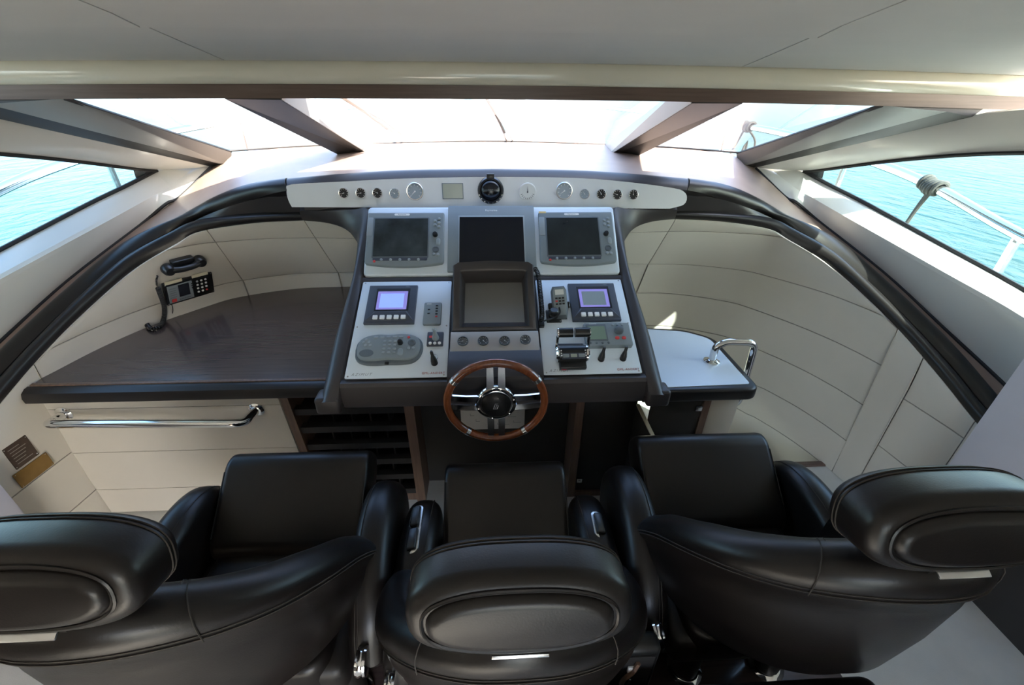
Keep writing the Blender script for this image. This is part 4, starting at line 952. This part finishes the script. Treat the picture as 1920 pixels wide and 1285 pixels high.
    for sx in (-.10, .20):
        lg = obj('post', MB().tube([V(sx, -.09, .06-Z), V(sx, -.09, .40)], .042, 18), seat_dull, t)
        obj('collar', MB().lathe([(.060, 0), (.060, .012), (.050, .020), (.044, .022)], 24, (sx, -.09, .056-Z)), chrome, lg)
    obj('support_box', MB().rbox(-.20, .20, -.04, .22, .056-Z, .37, .01), black_panel, t)
    if mid_:
        for sx in (-.17, .29):
            lp = obj('rear_cover', MB().rbox(sx-.072, sx+.072, -.25, -.20, .42, .735, .016, 3), black_plastic, t)
            obj('cover_recess', MB().rbox(sx-.058, sx+.058, -.254, -.248, .44, .715, .006, 2), black_matte, lp)
            obj('lock_plate', MB().rbox(sx-.008, sx+.010, -.260, -.253, .650, .674, .002), white_mark, lp)
            obj('latch_bar', MB().rbox(sx+.002, sx+.008, -.260, -.253, .565, .615, .002), steel, lp)
            if sx > 0: obj('strap', MB().tube(smooth([(sx-.015, -.258, .59), (sx-.012, -.262, .63), (sx+.004, -.262, .66), (sx+.014, -.258, .695)], 12), .006, 6), brown_wood, lp)
    return t
helm_seat(-.695, .80, .0, 'dark brown leather helm seat on the left with raised front bolster', 'side', -.06, .012)
helm_seat(.028, .765, -.045, 'middle dark brown helm seat with rocker switches in its arms', 'mid')
helm_seat(.757, .822, .016, 'dark brown leather helm seat on the right in front of the desk', 'side', .055, .02)
sf = thing('sofa', 'dark leather sofa back at the bottom edge behind the right helm seat', 'sofa')
obj('back', MB().rbox(.17, .90, .28, .47, 0, .64, .03, 4), seat_leather, sf)

# ================================================================== telephone on the left wall
p, n = wall_hit(bvhL, 352, 540)
pu, _n = wall_hit(bvhL, 345, 505); pr_, _n2 = wall_hit(bvhL, 402, 530)
nn = (n+_n+_n2).normalized()
ex = (wall_hit(bvhL, 410, 545)[0]-wall_hit(bvhL, 320, 572)[0]).normalized()
PF = frame(p+nn*.016, ex, nn.cross(ex))
ph = thing('telephone', 'black wall telephone unit with keypad and a corded handset above it', 'telephone', PF)
x0, y0 = onf(PF, 318, 571); x1, y1 = onf(PF, 405, 546); x2, y2 = onf(PF, 392, 510); x3, y3 = onf(PF, 300, 536)
W_ = ((x1-x0)+(x2-x3))/2; H_ = ((y2-y1)+(y3-y0))/2; cx_, cy_ = (x0+x1+x2+x3)/4, (y0+y1+y2+y3)/4
obj('plate', MB().pad(rr(W_, H_, .004, cx_, cy_), -.012, .006, .002, 2), black_plastic, ph)
obj('grey_face', MB().pad(rr(W_*.50, H_*.80, .003, cx_-W_*.20, cy_-H_*.02), .0055, .009, .001, 2), grey_button, ph)
obj('screen', MB().box(cx_-W_*.24, cx_-W_*.02, cy_-H_*.22, cy_+H_*.34, .0088, .0102), screen_black, ph)
for r_i in range(4):
    for c_i in range(3):
        obj('key', MB().lathe([(.006, 0), (.005, .003), (.001, .004)], 10, (cx_+W_*(.16+.09*c_i), cy_+H_*(.26-.17*r_i), .006)), red_button if (r_i == 3 and c_i == 2) else white_mark, ph)
for q in range(5): obj('label_line', MB().box(cx_-W_*.42, cx_-W_*.29, cy_+H_*(.22-.10*q), cy_+H_*(.26-.10*q), .0088, .0096), grey_plastic, ph)
obj('red_key', MB().rbox(cx_-W_*.41, cx_-W_*.31, cy_-H_*.38, cy_-H_*.24, .0085, .013, .002), red_button, ph, label='red call key')
for q in range(6): obj('small_key', MB().rbox(cx_+W_*(.025+.035*(q % 2)), cx_+W_*(.05+.035*(q % 2)), cy_+H_*(.22-.10*(q//2)), cy_+H_*(.28-.10*(q//2)), .0085, .011, .001), black_plastic, ph)
text('EUROPHON', .010, ink, ph, T(cx_-W_*.13, cy_-H_*.34, .0092))
for u, w2 in ((-.30, .34), (.24, .34)): obj('paper_label', MB().box(cx_+W_*(u-w2/2), cx_+W_*(u+w2/2), cy_+H_*.46, cy_+H_*.60, .004, .0068), cream_label, ph)
for sx in (-1, 1):
    for sy in (-1, 1): obj('screw', MB().lathe([(.004, 0), (.003, .002)], 8, (cx_+sx*W_*.47, cy_+sy*H_*.44, .006)), steel, ph)
# handset
xa, ya = onf(PF, 318, 508, .03); xb, yb = onf(PF, 377, 492, .03)
Lh = math.hypot(xb-xa, yb-ya); an = math.degrees(math.atan2(yb-ya, xb-xa))
hs_ = obj('handset', MB().tube(smooth([(-Lh*.55, 0, -.004), (-Lh*.47, 0, .014), (-Lh*.25, 0, .030), (0, 0, .034), (Lh*.25, 0, .030), (Lh*.47, 0, .014), (Lh*.55, 0, -.004)], 30), lambda t_: .0155+.006*(abs(2*t_-1)**3), 14).xf(T((xa+xb)/2, (ya+yb)/2, .010) @ RZ(an)), black_plastic, ph)
for e_ in (-1, 1): obj('ear_cup', MB().lathe([(.026, -.022), (.029, -.012), (.028, .010), (.020, .022), (.001, .024)], 24, (e_*Lh*.50, 0, .012)).xf(T((xa+xb)/2, (ya+yb)/2, .010) @ RZ(an)), black_plastic, hs_)
obj('cradle', MB().rbox(-.05, .05, .0, .034, -.012, .024, .006, 3).xf(T((xa+xb)/2, (ya+yb)/2, 0) @ RZ(an)), black_plastic, ph)
# coiled cord hanging down to the counter
def pf3(px, py, h): x_, y_ = onf(PF, px, py, h); return V(x_, y_, h)
inv = PF.inverted()
cpx = [pf3(295, 517, .02), pf3(293, 530, .014), pf3(299, 548, .014), pf3(308, 575, .016), pf3(307, 598, .022)]
rest = [inv @ atZ(300, 612, .812), inv @ atZ(285, 617, .812), inv @ atZ(276, 609, .812), inv @ atZ(283, 600, .812), inv @ atZ(292, 598, .812)]
cl_ = smooth(cpx+rest, 60); hel = []
for k in range(700):
    q = k/699*59; i = min(58, int(q)); p_ = cl_[i].lerp(cl_[i+1], q-i); tg = (cl_[i+1]-cl_[i]).normalized(); a = 2*PI*k/10
    s1 = tg.cross(V(0, 0, 1)); s1 = s1.normalized() if s1.length > .1 else V(1, 0, 0); s2 = tg.cross(s1); rad_ = .0085 if q > 8 else .002
    hel.append(p_+s1*rad_*math.cos(a)+s2*rad_*math.sin(a))
obj('coiled_cord', MB().tube(hel, .003, 5), black_plastic, ph)
obj('thin_lead', MB().tube(smooth([pf3(322, 571, .004), pf3(324, 582, .006), pf3(321, 592, .006), pf3(312, 598, .008)], 16), .002, 6), black_plastic, ph)

# plaques low on the left wall
p, n = wall_hit(bvhL, 60, 865)
ex = (wall_hit(bvhL, 70, 848)[0]-wall_hit(bvhL, 31, 882)[0]); ex.z = 0
Q = frame(p+n*.012, ex, V(0, 0, 1))
def plaque(name, pts, mat_, label, lines):
    t = thing(name, label, 'plaque', Q)
    xs = [onf(Q, *q) for q in pts]; w_ = (max(a[0] for a in xs)-min(a[0] for a in xs)); h_ = (max(a[1] for a in xs)-min(a[1] for a in xs)); cx, cy = sum(a[0] for a in xs)/4, sum(a[1] for a in xs)/4
    obj('plate', MB().pad(rr(w_, h_, .002, cx, cy), 0, .003, .001, 2), mat_, t)
    for sx in (-1, 1):
        for sy in (-1, 1): obj('screw', MB().lathe([(.002, 0), (.001, .001)], 8, (cx+sx*w_*.45, cy+sy*h_*.42, .003)), steel, t)
    for k in range(lines): obj('engraved_line', MB().box(cx-w_*.36, cx+w_*(.10+.07*((k*3) % 4)), cy+h_*(.32-.13*k), cy+h_*(.345-.13*k), .003, .0032), cream_dark, t)
plaque('brown_plaque', [(5, 848), (46, 816), (70, 848), (31, 882)], brown_plate, 'square dark brown engraved plaque low on the left wall', 6)
plaque('brass_plaque', [(26, 897), (85, 848), (98, 866), (41, 916)], brass, 'long narrow brass plaque under the brown plaque', 0)

# ================================================================== outside: ropes, wipers
def rope_on(path, key, label, loops):
    b = min(path, key=key)
    t = thing('mooring_rope', label, 'rope', T(*b))
    i = path.index(b); d_ = (path[min(i+1, len(path)-1)]-path[i-1]).normalized(); s1 = d_.cross(V(0, 0, 1)).normalized(); s2 = s1.cross(d_)
    h_ = [d_*(-.06+.12*k/150)+(s1*math.cos(2*PI*k/25)+s2*math.sin(2*PI*k/25))*(.034+.006*math.sin(k*.21)) for k in range(151)]
    obj('knot', MB().tube(h_, .010, 7), rope_grey, t)
    for L_ in loops: obj('tail', MB().tube(smooth(L_, 20), .009, 6), rope_grey, t)
    return t
rt = lambda px, py: (lambda p: (p.x/p.y if abs(p.y) > 1e-6 else 9))(ray(px, py))
rk1 = rt(1760, 355); rope_on(pathR, lambda q: abs((q.x+.01)/max(q.y, .01)-rk1), 'grey rope knotted round the rail outside the right window', [[(-.02, -.03, -.03), (-.03, .0, -.15), (-.05, .02, -.34)], [(.02, .02, -.03), (.0, .03, -.14), (-.05, .03, -.36)]])
rk2 = rt(1408, 215); rope_on(pathR, lambda q: abs((q.x+.01)/max(q.y, .01)-rk2), 'grey rope looped on the rail seen through the right windscreen pane', [[(-.03, 0, -.03), (-.10, 0, -.22), (-.20, 0, -.50)], [(.02, 0, -.03), (.10, 0, -.12), (.09, 0, -.25), (.0, 0, -.24), (.03, 0, -.12), (.02, 0, -.40)]])
def wiper(a, b, label):
    a, b = Vector(a), Vector(b)
    t = thing('windscreen_wiper', label, 'wiper', T(*a)); d_ = b-a
    obj('pivot', MB().lathe([(.03, -.01), (.03, .02), (.015, .04)], 14), black_plastic, t)
    obj('arm', MB().tube([(0, 0, .02), d_*.5+V(0, 0, .035), d_*.72+V(0, 0, .02)], .007, 6), black_plastic, t)
    obj('link_arm', MB().tube([(.05, .01, .02), d_*.5+V(.03, 0, .03), d_*.70+V(.01, 0, .02)], .005, 6), black_plastic, t)
    s_ = V(d_.x, d_.y, d_.z)
    obj('blade', MB().tube([s_*.42+V(.02, 0, .006), s_*.72+V(.012, 0, .012), s_*1.02+V(.0, 0, .006)], .008, 6), rubber, t)
def gl(x, y): return V(x, y, 1.526+(3.45-y)*.255+.012)
wiper(gl(-.64, 3.64), gl(-.70, 2.25), 'wiper parked along the left edge of the centre windscreen pane')
wiper(gl(.14, 3.72), gl(-.02, 2.35), 'wiper standing up the middle of the centre windscreen pane')
bpy.context.view_layer.update()
